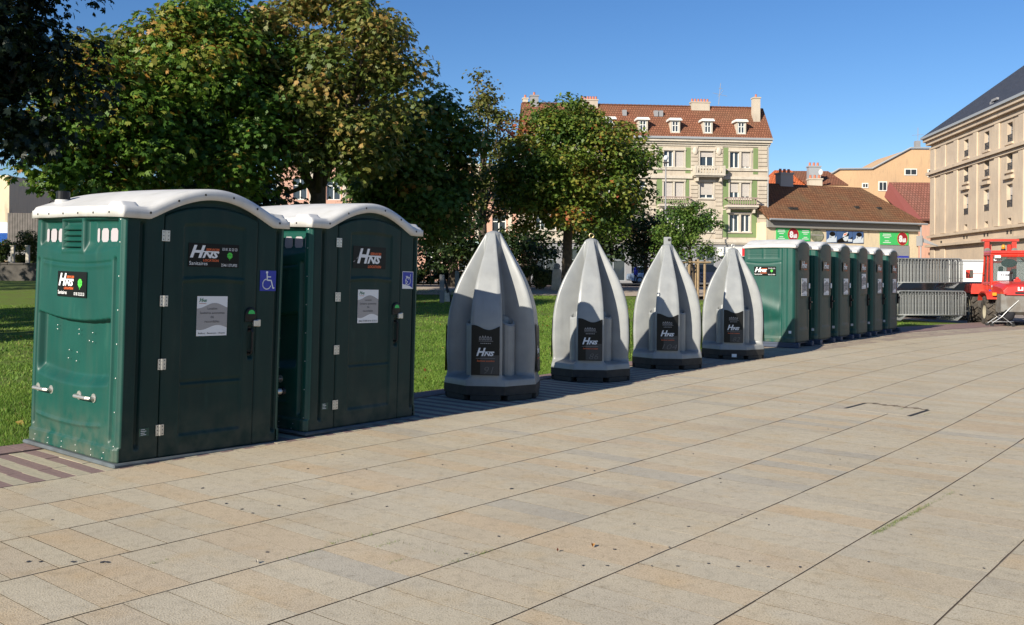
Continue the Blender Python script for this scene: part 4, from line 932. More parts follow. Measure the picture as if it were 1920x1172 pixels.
for x0, w_ in ((5.42, .93), (6.40, 1.45), (7.90, 1.0)):
    m = MB(); m.box(0, w_, 0, .92, 0, .03, 3)
    poly(m, [(0, .2), (w_ * .4, .45), (w_ * .7, .2), (w_, .5), (w_, .05), (0, 0)], 4 if w_ < 1.4 else 5, .034); disc(m, w_ * .55, .45, .26, 4, .036, 14, .33); disc(m, w_ * .58, .66, .27, 5, .038, 14, .18); disc(m, w_ * .42, .42, .05, 5, .040, 8)
    if w_ > 1.4: m.add([(w_ * .35, .45, .044), (w_ * .62, .6, .044), (w_ * .7, .85, .044), (w_ * .42, .72, .044)], [(0, 1, 2, 3)], 1); poly(m, [(w_ * .42, .55), (w_ * .6, .65), (w_ * .62, .76), (w_ * .45, .68)], 6, .047); rect(m, w_ * .7, .1, w_ * .98, .3, 4, .04)
    link('photo_poster', m, SG, b, Matrix.Translation((x0, .22, 4.32)) @ Matrix.Rotation(R(90), 4, 'X'))
mb = MB(); mb.box(10.5, 13.4, .2, .25, 2.6, 4.2); link('shop_shutter', mb, M_GREYW, b); mb = MB(); mb.box(10.6, 13.3, .15, .2, 3.2, 3.4); link('blue_strip', mb, M_BLU, b)
mb = MB(); mb.box(1, 9.4, .2, .25, .2, 3.4); link('shop_front_glass', mb, M_GLASS, b)
mb = MB(); mb.add([(14.2, -.2, 4.9), (15.0, -1.2, 4.2), (15.0, -1.1, 4.15), (14.3, -.2, 4.5)], [(0, 1, 2, 3), (3, 2, 1, 0)]); mb.box(14.1, 14.2, -.4, .2, 4.2, 5.0); link('awning_arm', mb, M_GREYW, b)
# annex between shop and theatre
o = at(1727, 500, 77.); b = thing('annex_building', 'narrow pinkish annex with a white window between the shop and the sandstone building', 'building', (o[0] * 1.4, o[1] * 1.4, -.6), 0); b.scale = (1.4,) * 3
mb = MB(); hh = [(1.0, 1.9, 3.0, 5.9)]; wall_holes(mb, 0, 4, 0, 6.3, hh, .3); mb.box(0, 4, .35, 6, 0, 6.3); link('wall', mb, M_PINK, b); window(b, 1.0, 1.9, 3.0, 5.9, .15, 0, 'cross')
mb = MB(); mb.box(-.1, 4.1, -.1, .0, 2.6, 2.85); link('sill', mb, M_STONE2, b); mb = MB(); mb.box(-.2, 4.2, -.4, 6, 6.3, 6.45); link('roof', mb, M_TILER, b)
# ochre building
o = at(1535, 400, 98.); X = o[0]; b = thing('ochre_building', 'ochre windowless house side rising in a slope behind the brown roof', 'building', (0, 120, -.34), 0); b.scale = (120 / 98,) * 3
mb = MB(); mb.prism([(31.79, 0), (50, 0), (50, 15.1), (41.3, 15.1), (37.34, 12.95), (33.9, 12.9), (32.8, 12.26), (31.79, 11.57)], 0, 9); link('wall', mb, M_OCHRE, b)
mb = MB(); pts = [(31.5, 11.45), (32.8, 12.32), (33.9, 12.98), (37.3, 13.03), (41.3, 15.2), (50, 15.2)]
mb.tube([(p[0], -.12, p[1]) for p in pts], .10, 6); link('verge_trim', mb, M_ZINC, b)
for x0, x1, z0, z1 in ((40.8, 41.9, 12.45, 12.95), (36.4, 36.85, 11.1, 11.43), (38.1, 38.8, 10.8, 11.6), (43.2, 44.2, 12.3, 12.9)):
    mb = MB(); mb.box(x0 - .1, x1 + .1, -.06, -.005, z0 - .1, z1 + .1); w_ = link('window', mb, M_WFR, b); mb = MB(); c = (x0 + x1) / 2; mb.box(x0, c - .04, -.08, -.065, z0, z1); mb.box(c + .04, x1, -.08, -.065, z0, z1); link('pane', mb, M_GLASS, w_)
mb = MB(); mb.box(42.0, 42.5, .3, .8, 15.1, 16.0); mb.tube([(42.3, .5, 16), (42.3, .5, 17.4)], .03, 5); mb.tube([(41.7, .5, 16.6), (42.9, .5, 16.7)], .02, 5); link('chimney', mb, M_GREYW, b)
# orange roofed house
b = thing('orange_roof_house', 'house with bright orange tiled hip roof behind the brown shop roof', 'building', (0, 110, -.38), 0); b.scale = (1.25,) * 3
mb = MB(); mb.box(23.6, 31, 1, 9, 0, 10.0); link('wall', mb, M_OCHRE, b)
roof_plane('roof_slope', [(23.9, 0, 10.0), (28.2, 0, 10.0), (27.0, 3.5, 12.05), (25.4, 3.5, 12.05)], M_TILEO, b); roof_plane('roof_slope', [(23.9, 9, 10.0), (23.9, 0, 10.0), (25.4, 3.5, 12.05)], M_TILEO, b)
roof_plane('roof_slope', [(27.4, -.4, 10.3), (31.2, -.4, 10.3), (30.6, 3.5, 12.0), (26.8, 3.5, 12.0)], M_TILE, b)
chimney(27.6, 28.7, .2, 10.3, 11.95, 3, b, M_ZINC); chimney(25.7, 26.1, .8, 10.2, 10.95, 1, b, M_ZINC); chimney(27.1, 28.3, -1.5, 9.5, 10.6, 3, b)
mb = MB(); mb.sphere((28.2, -1.7, 11.3), (.2, .05, .28), 8); mb.tube([(28.2, -1.5, 10.6), (28.2, -1.6, 11.3)], .03, 5); link('satellite_dish', mb, M_WFR, b)
# red tiled gable house
b = thing('red_gable_house', 'old house with dull red tiled roof and red painted gable beside the sandstone building', 'building', (0, 114, -.65), 0); b.scale = (114 / 80,) * 3
M_REDP = mat('red_paint_gable', (.17, .045, .04), .8)
mb = MB(); mb.box(33.6, 42, 1.6, 10, 0, 6.3); link('wall', mb, M_PINK, b)
roof_plane('roof_slope', [(34.9, 0, 6.5), (43, 0, 6.5), (43, 5, 10.9), (33.5, 5, 10.9)], M_TILER, b)
mb = MB(); mb.add([(34.9, -.02, 6.5), (33.42, 5, 10.95), (32.9, 5.2, 9.6), (34.3, .6, 6.3)], [(0, 1, 2, 3), (3, 2, 1, 0)]); link('gable', mb, M_REDP, b)
# --- sandstone building on the right ---
A = at(1746, 245, 106.); B = at(1920, 165, 82.1); rz = math.atan2(B[1] - A[1], B[0] - A[0]); L_ = 46.
b = thing('sandstone_building', 'large ochre sandstone building with tall narrow windows and dark slate roof', 'building', (A[0], A[1], 0), rz)
cx = [10.6 + 5.28 * k for k in range(7)]; hh = []
for x in cx: hh += [(x - .6, x + .6, 14.0, 15.75), (x - .6, x + .6, 11.45, 13.0), (x - .65, x + .65, 8.1, 10.2), (x - .4, x + .4, 6.6, 7.15)]
mb = MB(); wall_holes(mb, 0, L_, 0, 17.4, hh, .45); mb.box(0, L_, .5, 22, 0, 17.4); link('wall', mb, M_SAND, b)
for x in cx:
    for z0, z1, rail in ((14.0, 15.75, 1), (11.45, 13.0, 1), (8.1, 10.2, 1), (6.6, 7.15, 0)):
        hw = .65 if z0 == 8.1 else (.4 if z0 == 6.6 else .6)
        window(b, x - hw, x + hw, z0, z1, .34, 0 if z0 != 8.1 else .45, 'cross', M_GREYW)
        if rail:
            mb = MB(); mb.box(x - hw, x + hw, .02, .06, z0 + .62, z0 + .68); mb.box(x - hw, x + hw, .02, .06, z0 + .06, z0 + .1); balusters(mb, x - hw, x + hw, .04, z0 + .1, z0 + .62, .14, .03); link('window_rail', mb, M_IRON, b)
    mb = MB(); mb.box(x - 1., x + 1., -.30, .0, 10.65, 10.95); link('window_hood', mb, M_SAND, b)
    mb = MB(); mb.box(x - .85, x + .85, -.18, .0, 13.75, 13.95); link('window_sill', mb, M_SAND, b)
    mb = MB(); mb.box(x - .85, x + .85, -.18, .0, 11.2, 11.4); link('window_sill', mb, M_SAND, b)
for z0, z1, d in ((17.0, 17.4, .7), (16.6, 17.0, .45), (13.25, 13.55, .45), (12.95, 13.2, .2), (6.2, 6.45, .35), (5.15, 5.4, .5), (16.1, 16.3, .15)):
    mb = MB(); mb.box(-d, L_, -d, .0, z0, z1); mb.box(-d, 0, 0, 20, z0, z1); link('cornice', mb, M_SAND, b)
for x in [8.0 + 5.28 * k for k in range(7)]:
    for z0, z1 in ((6.5, 12.9), (13.6, 16.05)):
        mb = MB(); mb.cham(x - .55, x + .55, -.16, -.002, z0, z1, .03); link('pilaster', mb, M_SAND, b)
for x in (.7, 4.0):
    for z0, z1 in ((6.5, 12.9), (13.6, 16.05), (.0, 5.1)): mb = MB(); mb.cham(x - .6, x + .9, -.12, -.002, z0, z1, .03); link('pilaster', mb, M_SAND, b)
for zz in (15.9, 12.1, 10.5, 8.6, 7.6, 5.7, 4.9):
    mb = MB(); mb.box(3.3, 3.75, -.02, .01, zz - .18, zz + .06); link('putlog_hole', mb, M_DARK, b)
for x in cx[:3]:
    for q in (-.55, .25): mb = MB(); mb.box(x + q, x + q + .3, -.02, .01, 5.7, 6.0); link('vent_hole', mb, M_DARK, b)
mb = MB(); mb.box(-.9, L_, -.9, -.7, 17.35, 17.6); mb.box(-.9, -.7, -.7, 22, 17.35, 17.6); link('gutter', mb, M_ZINC, b)
roof_plane('roof_slope', [(-.85, -.85, 17.6), (L_, -.85, 17.6), (L_, 11, 27.2), (11, 11, 27.2)], M_SLATE, b); roof_plane('roof_slope', [(-.85, 23, 17.6), (-.85, -.85, 17.6), (11, 11, 27.2)], M_SLATE, b)
mb = MB(); mb.box(17.3, 18.2, -.3, .4, 17.6, 18.3); mb.box(17.9, 19.2, -.4, -.2, 18.2, 18.4); link('floodlight', mb, M_GREYW, b)
# --- pink building behind the trees ---
b = thing('pink_building', 'pink rendered building glimpsed behind the trees on the left', 'building', (-22, 88, 0), R(2))
hh = [(x, x + 1.3, z, z + 2.0) for x in [1.5 + 3.1 * k for k in range(7)] for z in (2.0, 5.4, 8.6)]
mb = MB(); wall_holes(mb, 0, 22.5, 0, 11.8, hh, .25); mb.box(0, 22.5, .3, 9, 0, 11.8); link('wall', mb, M_PINK, b)
for h in hh: window(b, h[0], h[1], h[2], h[3], .14, 0, 'cross')
mb = MB(); mb.box(-.2, 22.7, -.3, 9.3, 11.8, 12.1); link('cornice', mb, M_STONE2, b); mb = MB(); mb.box(14, 22, -.5, -.05, 4.2, 4.9); link('shop_fascia', mb, mat('pale_turquoise', (.45, .62, .58), .6), b)
for k in range(8): mb = MB(); mb.box(.0 + 3.1 * k - .1, 3.1 * k + .25, -.1, -.002, .1, 11.7); link('pilaster', mb, M_STONE2, b)
# --- far left: pale building, awning, wood shed, fence ---
o = at(2, 440, 72.); b = thing('pale_house', 'pale house at the left edge with a blue shop awning', 'building', (o[0] - 12, 72, 0), 0)
mb = MB(); mb.box(0, 12.6, 0, 8, 0, 9.0); link('wall', mb, M_YEL, b); mb = MB(); mb.box(0, 13.0, -.1, -.01, 3.9, 5.4); link('sign_band', mb, M_PWH, b)
mb = MB(); mb.add([(0, -.1, 4.6), (13.1, -.1, 4.6), (13.1, -1.8, 3.9), (0, -1.8, 3.9), (0, -1.8, 3.6), (13.1, -1.8, 3.6)], [(0, 1, 2, 3), (3, 2, 5, 4), (3, 2, 1, 0)]); link('awning', mb, mat('awning_blue', (.02, .15, .55), .7), b)
o = at(14, 405, 66.); o2 = at(90, 405, 66.); b = thing('wooden_shed', 'grey boarded shed above the ivy hedge at the far left', 'shed', (o[0], 66, 0), 0); n = 16
for k in range(n):
    mb = MB(); w_ = (o2[0] - o[0]) / n; mb.cham(k * w_, (k + 1) * w_ - .015, 0, .05, 3.2, 5.75, .008); link('board', mb, mat('old_board', (.17, .15, .14), .9, col2=(.12, .11, .10), nscale=3) if k == 0 else bpy.data.materials['old_board'], b)
mb = MB(); mb.box(0, o2[0] - o[0], .06, 3, 0, 5.7); link('wall', mb, M_GREYW, b)
# ---------------- trees ----------------
def leaf_mat(name, ramp, tr=.3): return mat(name, ramp=ramp, rough=.5, spec=.35, trans=tr)
L_CH = leaf_mat('chestnut_leaves', [(0, (0.032, 0.084, 0.011)), (.3, (0.070, 0.156, 0.018)), (.62, (0.130, 0.222, 0.026)), (.78, (0.227, 0.240, 0.039)), (1, (0.356, 0.192, 0.033))])
L_DK = leaf_mat('shade_dark_leaves', [(0, (.006, .014, .005)), (.6, (.014, .028, .007)), (1, (.03, .045, .01))], .12)  # shade lying on the left chestnut is put into this leaf colour
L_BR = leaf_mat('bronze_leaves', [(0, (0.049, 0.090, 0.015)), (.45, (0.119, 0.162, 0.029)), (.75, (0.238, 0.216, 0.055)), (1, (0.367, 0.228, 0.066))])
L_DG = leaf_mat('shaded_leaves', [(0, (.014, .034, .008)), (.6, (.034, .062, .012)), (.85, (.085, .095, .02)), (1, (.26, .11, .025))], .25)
L_MA = leaf_mat('maple_leaves', [(0, (.045, .095, .014)), (.4, (.10, .16, .02)), (.62, (.20, .22, .035)), (.8, (.28, .20, .035)), (1, (.30, .065, .025))])
L_PO = leaf_mat('poplar_leaves', [(0, (.07, .10, .02)), (.6, (.14, .15, .035)), (1, (.22, .17, .05))])
L_LI = leaf_mat('lime_leaves', [(0, (0.045, 0.098, 0.018)), (.6, (0.090, 0.165, 0.027)), (1, (0.180, 0.225, 0.045))])
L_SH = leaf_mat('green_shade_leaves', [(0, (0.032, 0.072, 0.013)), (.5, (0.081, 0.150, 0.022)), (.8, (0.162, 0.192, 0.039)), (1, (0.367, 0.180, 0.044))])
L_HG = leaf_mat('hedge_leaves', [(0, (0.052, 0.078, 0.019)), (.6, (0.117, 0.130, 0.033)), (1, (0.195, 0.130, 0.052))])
M_BARK = mat('bark', (.085, .065, .045), .95, col2=(.045, .036, .028), nscale=6, bump=.6, bscale=18, bdist=.03)
M_BARKL = mat('pale_bark', (.20, .16, .09), .95, col2=(.12, .10, .06), nscale=8, bump=.4, bscale=25, bdist=.02)

def leaves(C, Rr, n_each, size, kind, rg, tb, tvar, fill=.35, droop=.5, zmin=None):
    """C clump centres (k,3), Rr radii (k,3) -> verts, faces, tint"""
    k = len(C); idx = np.repeat(np.arange(k), n_each); n = len(idx)
    d = rg.normal(size=(n, 3)); d[:, 2] = d[:, 2] * .9 + .25; d /= np.linalg.norm(d, axis=1)[:, None]
    rr = np.where(rg.random(n) < fill, rg.uniform(.2, .85, n), rg.uniform(.8, 1.08, n)); P = C[idx] + d * Rr[idx] * rr[:, None]
    if zmin is not None: P[:, 2] = np.maximum(P[:, 2], zmin + rg.random(n) * .4)
    nrm = d * .55 + np.array([0, 0, .62]) + rg.normal(0, .38, (n, 3)); nrm /= np.linalg.norm(nrm, axis=1)[:, None]
    a = np.cross(nrm, rg.normal(size=(n, 3))); a /= np.linalg.norm(a, axis=1)[:, None]; b = np.cross(nrm, a)
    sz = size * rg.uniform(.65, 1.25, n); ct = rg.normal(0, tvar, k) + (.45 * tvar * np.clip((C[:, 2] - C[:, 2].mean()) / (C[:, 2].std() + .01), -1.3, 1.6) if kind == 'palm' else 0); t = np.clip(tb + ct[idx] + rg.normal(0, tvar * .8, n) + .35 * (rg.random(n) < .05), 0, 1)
    if kind == 'palm':
        V = np.empty((n, 5, 4, 3)); dr = np.array([0, 0, -1.]) * droop
        for j, (ang, ln) in enumerate(((-1.25, .75), (-.62, .95), (0, 1.1), (.62, .95), (1.25, .75))):
            u = a * math.cos(ang) + b * math.sin(ang); u = u + dr * .55; u /= np.linalg.norm(u, axis=1)[:, None]; v = np.cross(nrm, u); v /= np.linalg.norm(v, axis=1)[:, None]; s = (sz * ln)[:, None]
            V[:, j, 0] = P; V[:, j, 1] = P + u * s * .62 + v * s * .20; V[:, j, 2] = P + u * s + dr * s * .25; V[:, j, 3] = P + u * s * .62 - v * s * .20
        V = V.reshape(-1, 3); T = np.repeat(t, 20)
    else:
        V = np.empty((n, 4, 3)); s = sz[:, None]; V[:, 0] = P - a * s * .5; V[:, 1] = P + b * s * .38 + a * s * .05; V[:, 2] = P + a * s * .5 - np.array([0, 0, .15]) * s; V[:, 3] = P - b * s * .38 + a * s * .05; V = V.reshape(-1, 3); T = np.repeat(t, 4)
    return V, np.arange(len(V)).reshape(-1, 4), T
def tree(name, label, base, h_trunk, cz, rx, ry, rz, n_cl, n_leaf, size, kind, m, seed, tb=.4, tv=.15, r_cl=1.1, trunk_r=.3, group=None, ncore=0, cxy=(0, 0), limbs=14, bark=None, lumps=.22, cat='tree', fill=.35, low=-.75):
    rg = np.random.default_rng(seed); t = thing(name, label, cat, base, 0, group)
    pts = []
    ph = rg.uniform(0, 6.28, 6)
    while len(pts) < n_cl:
        d = rg.normal(size=3); d /= np.linalg.norm(d)
        if d[2] < low: continue
        az = math.atan2(d[1], d[0]); lump = 1 + lumps * (math.sin(2 * az + ph[0]) * .5 + math.sin(3 * az + 4 * d[2] + ph[1]) * .5 + .6 * math.sin(5 * az - 6 * d[2] + ph[2]))
        q = rg.uniform(.70, .98) if len(pts) > ncore else rg.uniform(.1, .6)
        pts.append((cxy[0] + d[0] * rx * q * lump, cxy[1] + d[1] * ry * q * lump, cz + d[2] * rz * q * (1 + .4 * (lump - 1))))
    C = np.array(pts); rad = r_cl * rg.uniform(.6, 1.35, n_cl); Rr = np.stack([rad, rad, rad * .62], 1)
    V, F, T = leaves(C, Rr, n_leaf, size, kind, rg, tb, tv, fill, zmin=max(.4, h_trunk * .5))
    link('crown', npmesh('crown', V, F, tint=T), m, t)
    mb = MB(); top = Vector((cxy[0], cxy[1], cz + rz * .35)); mid = Vector((cxy[0] * .3, cxy[1] * .3, h_trunk))
    mb.tube([(0, 0, -.3), (0, 0, .15), (.02, .01, h_trunk * .5), mid, mid.lerp(top, .5), top], [trunk_r * 1.5, trunk_r * 1.12, trunk_r, trunk_r * .92, trunk_r * .5, trunk_r * .12], 12)
    order = rg.permutation(n_cl)[:limbs]
    for q in order:
        c = Vector(C[q]); s = mid.lerp(top, float(rg.uniform(0, .55))); s.z -= .05; mm = s.lerp(c, .5) + Vector((0, 0, -.25 + float(rg.normal(0, .2))))
        mb.tube([s, mm, c], [trunk_r * .38, trunk_r * .22, trunk_r * .06], 6)
    link('trunk', mb, bark or M_BARK, t, smooth=True)
    return t
def base_at(px, Y): u, v = ray(px, 519); X = u * Y; return Vector((X, Y, float(TZ(X, Y)) - .05))
GT = 'big trees along the lawn'
def h_of(py, px, Y, b): return at(px, py, Y).z - b.z
def spec(px0, px1, py0, py1, Y, bx=None):
    """crown ellipsoid from the picture extent at distance Y"""
    b = base_at(bx if bx is not None else (px0 + px1) / 2, Y); x0 = at(px0, 300, Y).x; x1 = at(px1, 300, Y).x; zt = at((px0 + px1) / 2, py0, Y).z - b.z; zb = at((px0 + px1) / 2, py1, Y).z - b.z
    return b, (x1 - x0) / 2, (zt + zb) / 2, (zt - zb) / 2, ((x0 + x1) / 2 - b.x)
def T(name, label, ext, Y, bx, n_cl, n_leaf, size, kind, m, seed, **kw):
    b, rx, cz, rz, ox = spec(*ext, Y, bx); ht = kw.pop('ht', max(1.5, cz - rz * .8)); ry = kw.pop('ry', rx)
    return tree(name, label, b, ht, cz, rx * .93, ry * .93, rz * .95, n_cl, n_leaf, size, kind, m, seed, cxy=(ox, 0), **kw)
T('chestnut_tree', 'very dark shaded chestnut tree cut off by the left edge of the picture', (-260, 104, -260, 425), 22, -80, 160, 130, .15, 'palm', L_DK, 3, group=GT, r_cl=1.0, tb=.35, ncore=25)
T('chestnut_tree', 'chestnut tree with yellowing leaves behind the roof of the nearest toilet cabin', (60, 330, 70, 440), 31, 190, 130, 105, .19, 'palm', L_CH, 4, group=GT, r_cl=1.05, tb=.46, tv=.2, ncore=25, lumps=.16)
T('chestnut_tree', 'tall dark green chestnut tree rising above the gap between both wheelchair cabins', (245, 545, -20, 430), 34, 395, 190, 140, .165, 'palm', L_CH, 5, group=GT, r_cl=1.0, tb=.42, tv=.2, ncore=30, lumps=.28)
T('chestnut_tree', 'tall bronze brown chestnut tree with its forked trunk showing above the second cabin', (440, 782, -60, 405), 37, 588, 190, 140, .165, 'palm', L_BR, 6, group=GT, r_cl=1.1, tb=.5, tv=.2, ncore=25, lumps=.15, trunk_r=.36, ht=3.6, limbs=24)
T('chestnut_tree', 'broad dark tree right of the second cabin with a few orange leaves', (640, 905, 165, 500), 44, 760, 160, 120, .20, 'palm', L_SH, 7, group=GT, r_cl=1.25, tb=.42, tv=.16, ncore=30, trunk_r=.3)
T('chestnut_tree', 'brown tipped tree showing between the dark tree and the yellowing chestnut', (90, 300, 55, 300), 42, 180, 60, 80, .24, 'palm', L_BR, 8, group=GT, r_cl=1.2, tb=.45)
T('poplar_tree', 'tall thin pale tree standing far behind, left of the cream building', (835, 975, 135, 470), 62, 905, 95, 60, .26, 'q', L_PO, 9, r_cl=1.0, tb=.5, tv=.2, lumps=.35, fill=.5, limbs=30)
T('maple_tree', 'round maple tree with green, yellow and rusty red leaves before the cream building', (915, 1228, 180, 498), 46, 1062, 200, 210, .20, 'q', L_MA, 10, r_cl=.85, tb=.38, tv=.15, ncore=34, trunk_r=.24, lumps=.12, ht=3.2)
T('lime_tree', 'small young green tree tied to wooden stakes behind the urinals', (1222, 1358, 378, 508), 42, 1300, 60, 110, .13, 'q', L_LI, 12, r_cl=.48, tb=.45, tv=.18, trunk_r=.06, ht=1.6, lumps=.18, ncore=10)
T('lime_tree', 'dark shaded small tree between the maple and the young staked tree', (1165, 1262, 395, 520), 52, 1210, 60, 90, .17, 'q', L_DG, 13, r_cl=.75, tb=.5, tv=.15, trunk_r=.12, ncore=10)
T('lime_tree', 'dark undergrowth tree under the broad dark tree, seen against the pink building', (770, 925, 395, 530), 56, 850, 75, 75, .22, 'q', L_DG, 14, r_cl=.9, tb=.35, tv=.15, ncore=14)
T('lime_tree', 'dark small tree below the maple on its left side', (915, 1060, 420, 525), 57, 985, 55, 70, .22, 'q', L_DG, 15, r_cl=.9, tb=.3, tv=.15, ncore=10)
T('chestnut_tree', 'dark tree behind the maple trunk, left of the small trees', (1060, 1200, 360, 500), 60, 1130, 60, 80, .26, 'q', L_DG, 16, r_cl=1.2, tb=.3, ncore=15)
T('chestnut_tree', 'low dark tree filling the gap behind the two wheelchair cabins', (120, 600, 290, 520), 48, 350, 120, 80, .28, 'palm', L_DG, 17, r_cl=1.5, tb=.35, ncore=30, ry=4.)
tree('chestnut_tree', 'second tree outside the picture on the left, shading the far lawn', (-34, 40, .4), 3, 8, 7, 6, 5.5, 60, 60, .34, 'palm', L_CH, 28, group=GT, r_cl=1.4)
tree('chestnut_tree', 'third tree outside the picture on the left, shading the low wall', (-38, 50, .4), 3, 8, 7, 6, 5.5, 60, 60, .34, 'palm', L_CH, 29, group=GT, r_cl=1.4)
tree('chestnut_tree', 'tree outside the picture on the left whose shade falls on the dark chestnut', (-24, 13, 0), 3, 9.5, 6.5, 6, 5.5, 90, 70, .30, 'palm', L_CH, 18, group=GT, r_cl=1.3)
# hedge and ivy
def hedge(label, px0, px1, py0, py1, Y, m, seed, n, size, depth=1.2, tb=.45, name='hedge'):
    a = at(px0, py1, Y); c = at(px1, py0, Y); zb = float(TZ((a.x + c.x) / 2, Y)); rg = np.random.default_rng(seed)
    t = thing(name, label, 'hedge', ((a.x + c.x) / 2, Y, zb)); w_ = c.x - a.x; h_ = c.z - zb; k = max(10, int(w_ * h_ * 3))
    C = np.stack([rg.uniform(-w_ / 2 + .2, w_ / 2 - .2, k), rg.uniform(-depth / 2, depth / 2, k), rg.uniform(.15, h_ - .25, k)], 1); Rr = np.full((k, 3), .38) * rg.uniform(.7, 1.2, (k, 1))
    V, F, T_ = leaves(C, Rr, n // k, size, 'q', rg, tb, .18, .3); V[:, 2] = np.maximum(V[:, 2], .01); link('foliage', npmesh('foliage', V, F, tint=T_), m, t)
    mb = MB()
    for q in range(int(w_ * 2)): x = -w_ / 2 + .2 + q * .5; mb.tube([(x, 0, -.1), (x + float(rg.normal(0, .1)), float(rg.normal(0, .1)), h_ * .8)], [.03, .01], 5)
    link('stems', mb, M_BARK, t, kind='stuff'); return t
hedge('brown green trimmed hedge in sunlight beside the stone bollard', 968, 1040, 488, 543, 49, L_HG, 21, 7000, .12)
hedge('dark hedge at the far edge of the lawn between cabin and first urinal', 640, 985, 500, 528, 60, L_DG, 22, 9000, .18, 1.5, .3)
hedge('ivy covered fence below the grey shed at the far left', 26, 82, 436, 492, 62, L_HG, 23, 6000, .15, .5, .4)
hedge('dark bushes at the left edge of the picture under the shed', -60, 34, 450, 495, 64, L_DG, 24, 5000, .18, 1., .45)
mb = MB(); a = at(-80, 492, 60.); c = at(640, 492, 60.); zb = float(TZ(-20, 60)) - .3; hz = a.z
n = 24; wl = thing('low_stone_wall', 'low dark stone wall closing the far side of the lawn at the left', 'wall', (a.x, 60.3, zb))
M_WALLD = mat('dark_wall_stone', (.10, .09, .08), .95, col2=(.06, .055, .05), nscale=2)
mb.box(0, c.x - a.x, 0, .5, 0, hz - zb - .12); link('wall', mb, M_WALLD, wl)
for k in range(n): w_ = (c.x - a.x) / n; mb = MB(); mb.cham(k * w_ + .01, (k + 1) * w_ - .01, -.06, .56, hz - zb - .118, hz - zb, .015); link('coping_stone', mb, M_WALLD, wl)
for px in (24, 52):
    p = at(px, 490, 61.); q = thing('fence_post', 'pale fence post at the far left, %s of the two before the ivy' % ('left' if px < 40 else 'right'), 'post', (p.x, 61., float(TZ(p.x, 61.))))
    mb = MB(); mb.cham(-.1, .1, -.1, .1, 0, at(px, 462, 61.).z - q.location.z, .01); link('post', mb, M_STONE2, q)
    mb = MB(); mb.cham(-.13, .13, -.13, .13, at(px, 462, 61.).z - q.location.z, at(px, 462, 61.).z - q.location.z + .06, .01); link('cap', mb, M_STONE2, q)
# stone bollard with ball
p = ground_at(1044, 545); t = thing('stone_bollard', 'weathered stone bollard with a ball on top beside the hedge', 'bollard', p)
mb = MB(); mb.lathe([(.30, 0), (.27, .25), (.24, .8), (.21, 1.05), (.14, 1.1)], 14); link('shaft', mb, M_STONE2, t, smooth=True)
mb = MB(); mb.sphere((0, 0, 1.22), .17, 14); link('ball', mb, M_GREYW, t, smooth=True)
# stakes of the young tree
b = base_at(1306, 41.6)
t = thing('tree_stakes', 'four wooden stakes joined by a cross rail around the young tree', 'stakes', b); M_WOOD = mat('stake_wood', (.32, .23, .13), .9, col2=(.24, .17, .10), nscale=10)
for x, y in ((-.38, -.3), (.0, -.35), (.30, -.3), (.05, .35)):
    mb = MB(); mb.tube([(x, y, 0), (x, y, 1.75)], .055, 8); link('stake', mb, M_WOOD, t)
for y in (-.38, .34): mb = MB(); mb.tube([(-.6, y, 1.62), (.55, y, 1.62)], .04, 8); link('cross_rail', mb, M_WOOD, t)
# street lamp
p = base_at(1247, 75); t = thing('street_lamp', 'tall thin grey street lamp with a round globe before the cream building', 'street lamp', p); zt = at(1247, 296, 75).z - p.z
mb = MB(); mb.tube([(0, 0, 0), (0, 0, 1.2), (0, 0, zt - .3)], [.12, .09, .05], 8); link('pole', mb, M_GREYW, t)
mb = MB(); mb.sphere((0, 0, zt), (.2, .2, .22), 12); link('globe', mb, M_PWH, t, smooth=True); mb = MB(); mb.lathe([(.18, zt - .42), (.30, zt - .36), (.1, zt - .3)], 10); link('lamp_collar', mb, M_GREYW, t)
# A shaped grey steles on the lawn
M_STELE = mat('stele_grey', (.16, .16, .16), .8)
for px, py, ph, Yl, lb in ((829, 568, 515, 0, 'grey upright board with slanting brace and beige plate, on the lawn right of the cabins'), (857, 556, 508, 0, 'plain grey upright board behind the first urinal on the lawn')):
    p = ground_at(px, py); h_ = at(px, ph, p.y).z - p.z; t = thing('stele', lb, 'stele', p)
    mb = MB(); mb.cham(-.10, .08, -.06, .06, 0, h_, .008); link('board', mb, M_STELE, t)
    mb = MB(); mb.add([(.08, .02, h_ * .95), (.08, .14, h_ * .95), (.42, .14, 0), (.42, .02, 0), (.30, .02, 0), (.08, .02, h_ * .7), (.30, .14, 0), (.08, .14, h_ * .7)], [(0, 5, 4, 3), (1, 2, 6, 7), (0, 3, 2, 1), (5, 7, 6, 4)]); link('brace', mb, M_DKB, t)
    if px == 829: mb = MB(); mb.prism([(.09, .05), (.30, .05), (.28, .42), (.2, .38), (.12, .46), (.09, .4)], -.02, .01); link('plate', mb, M_STONE2, t)
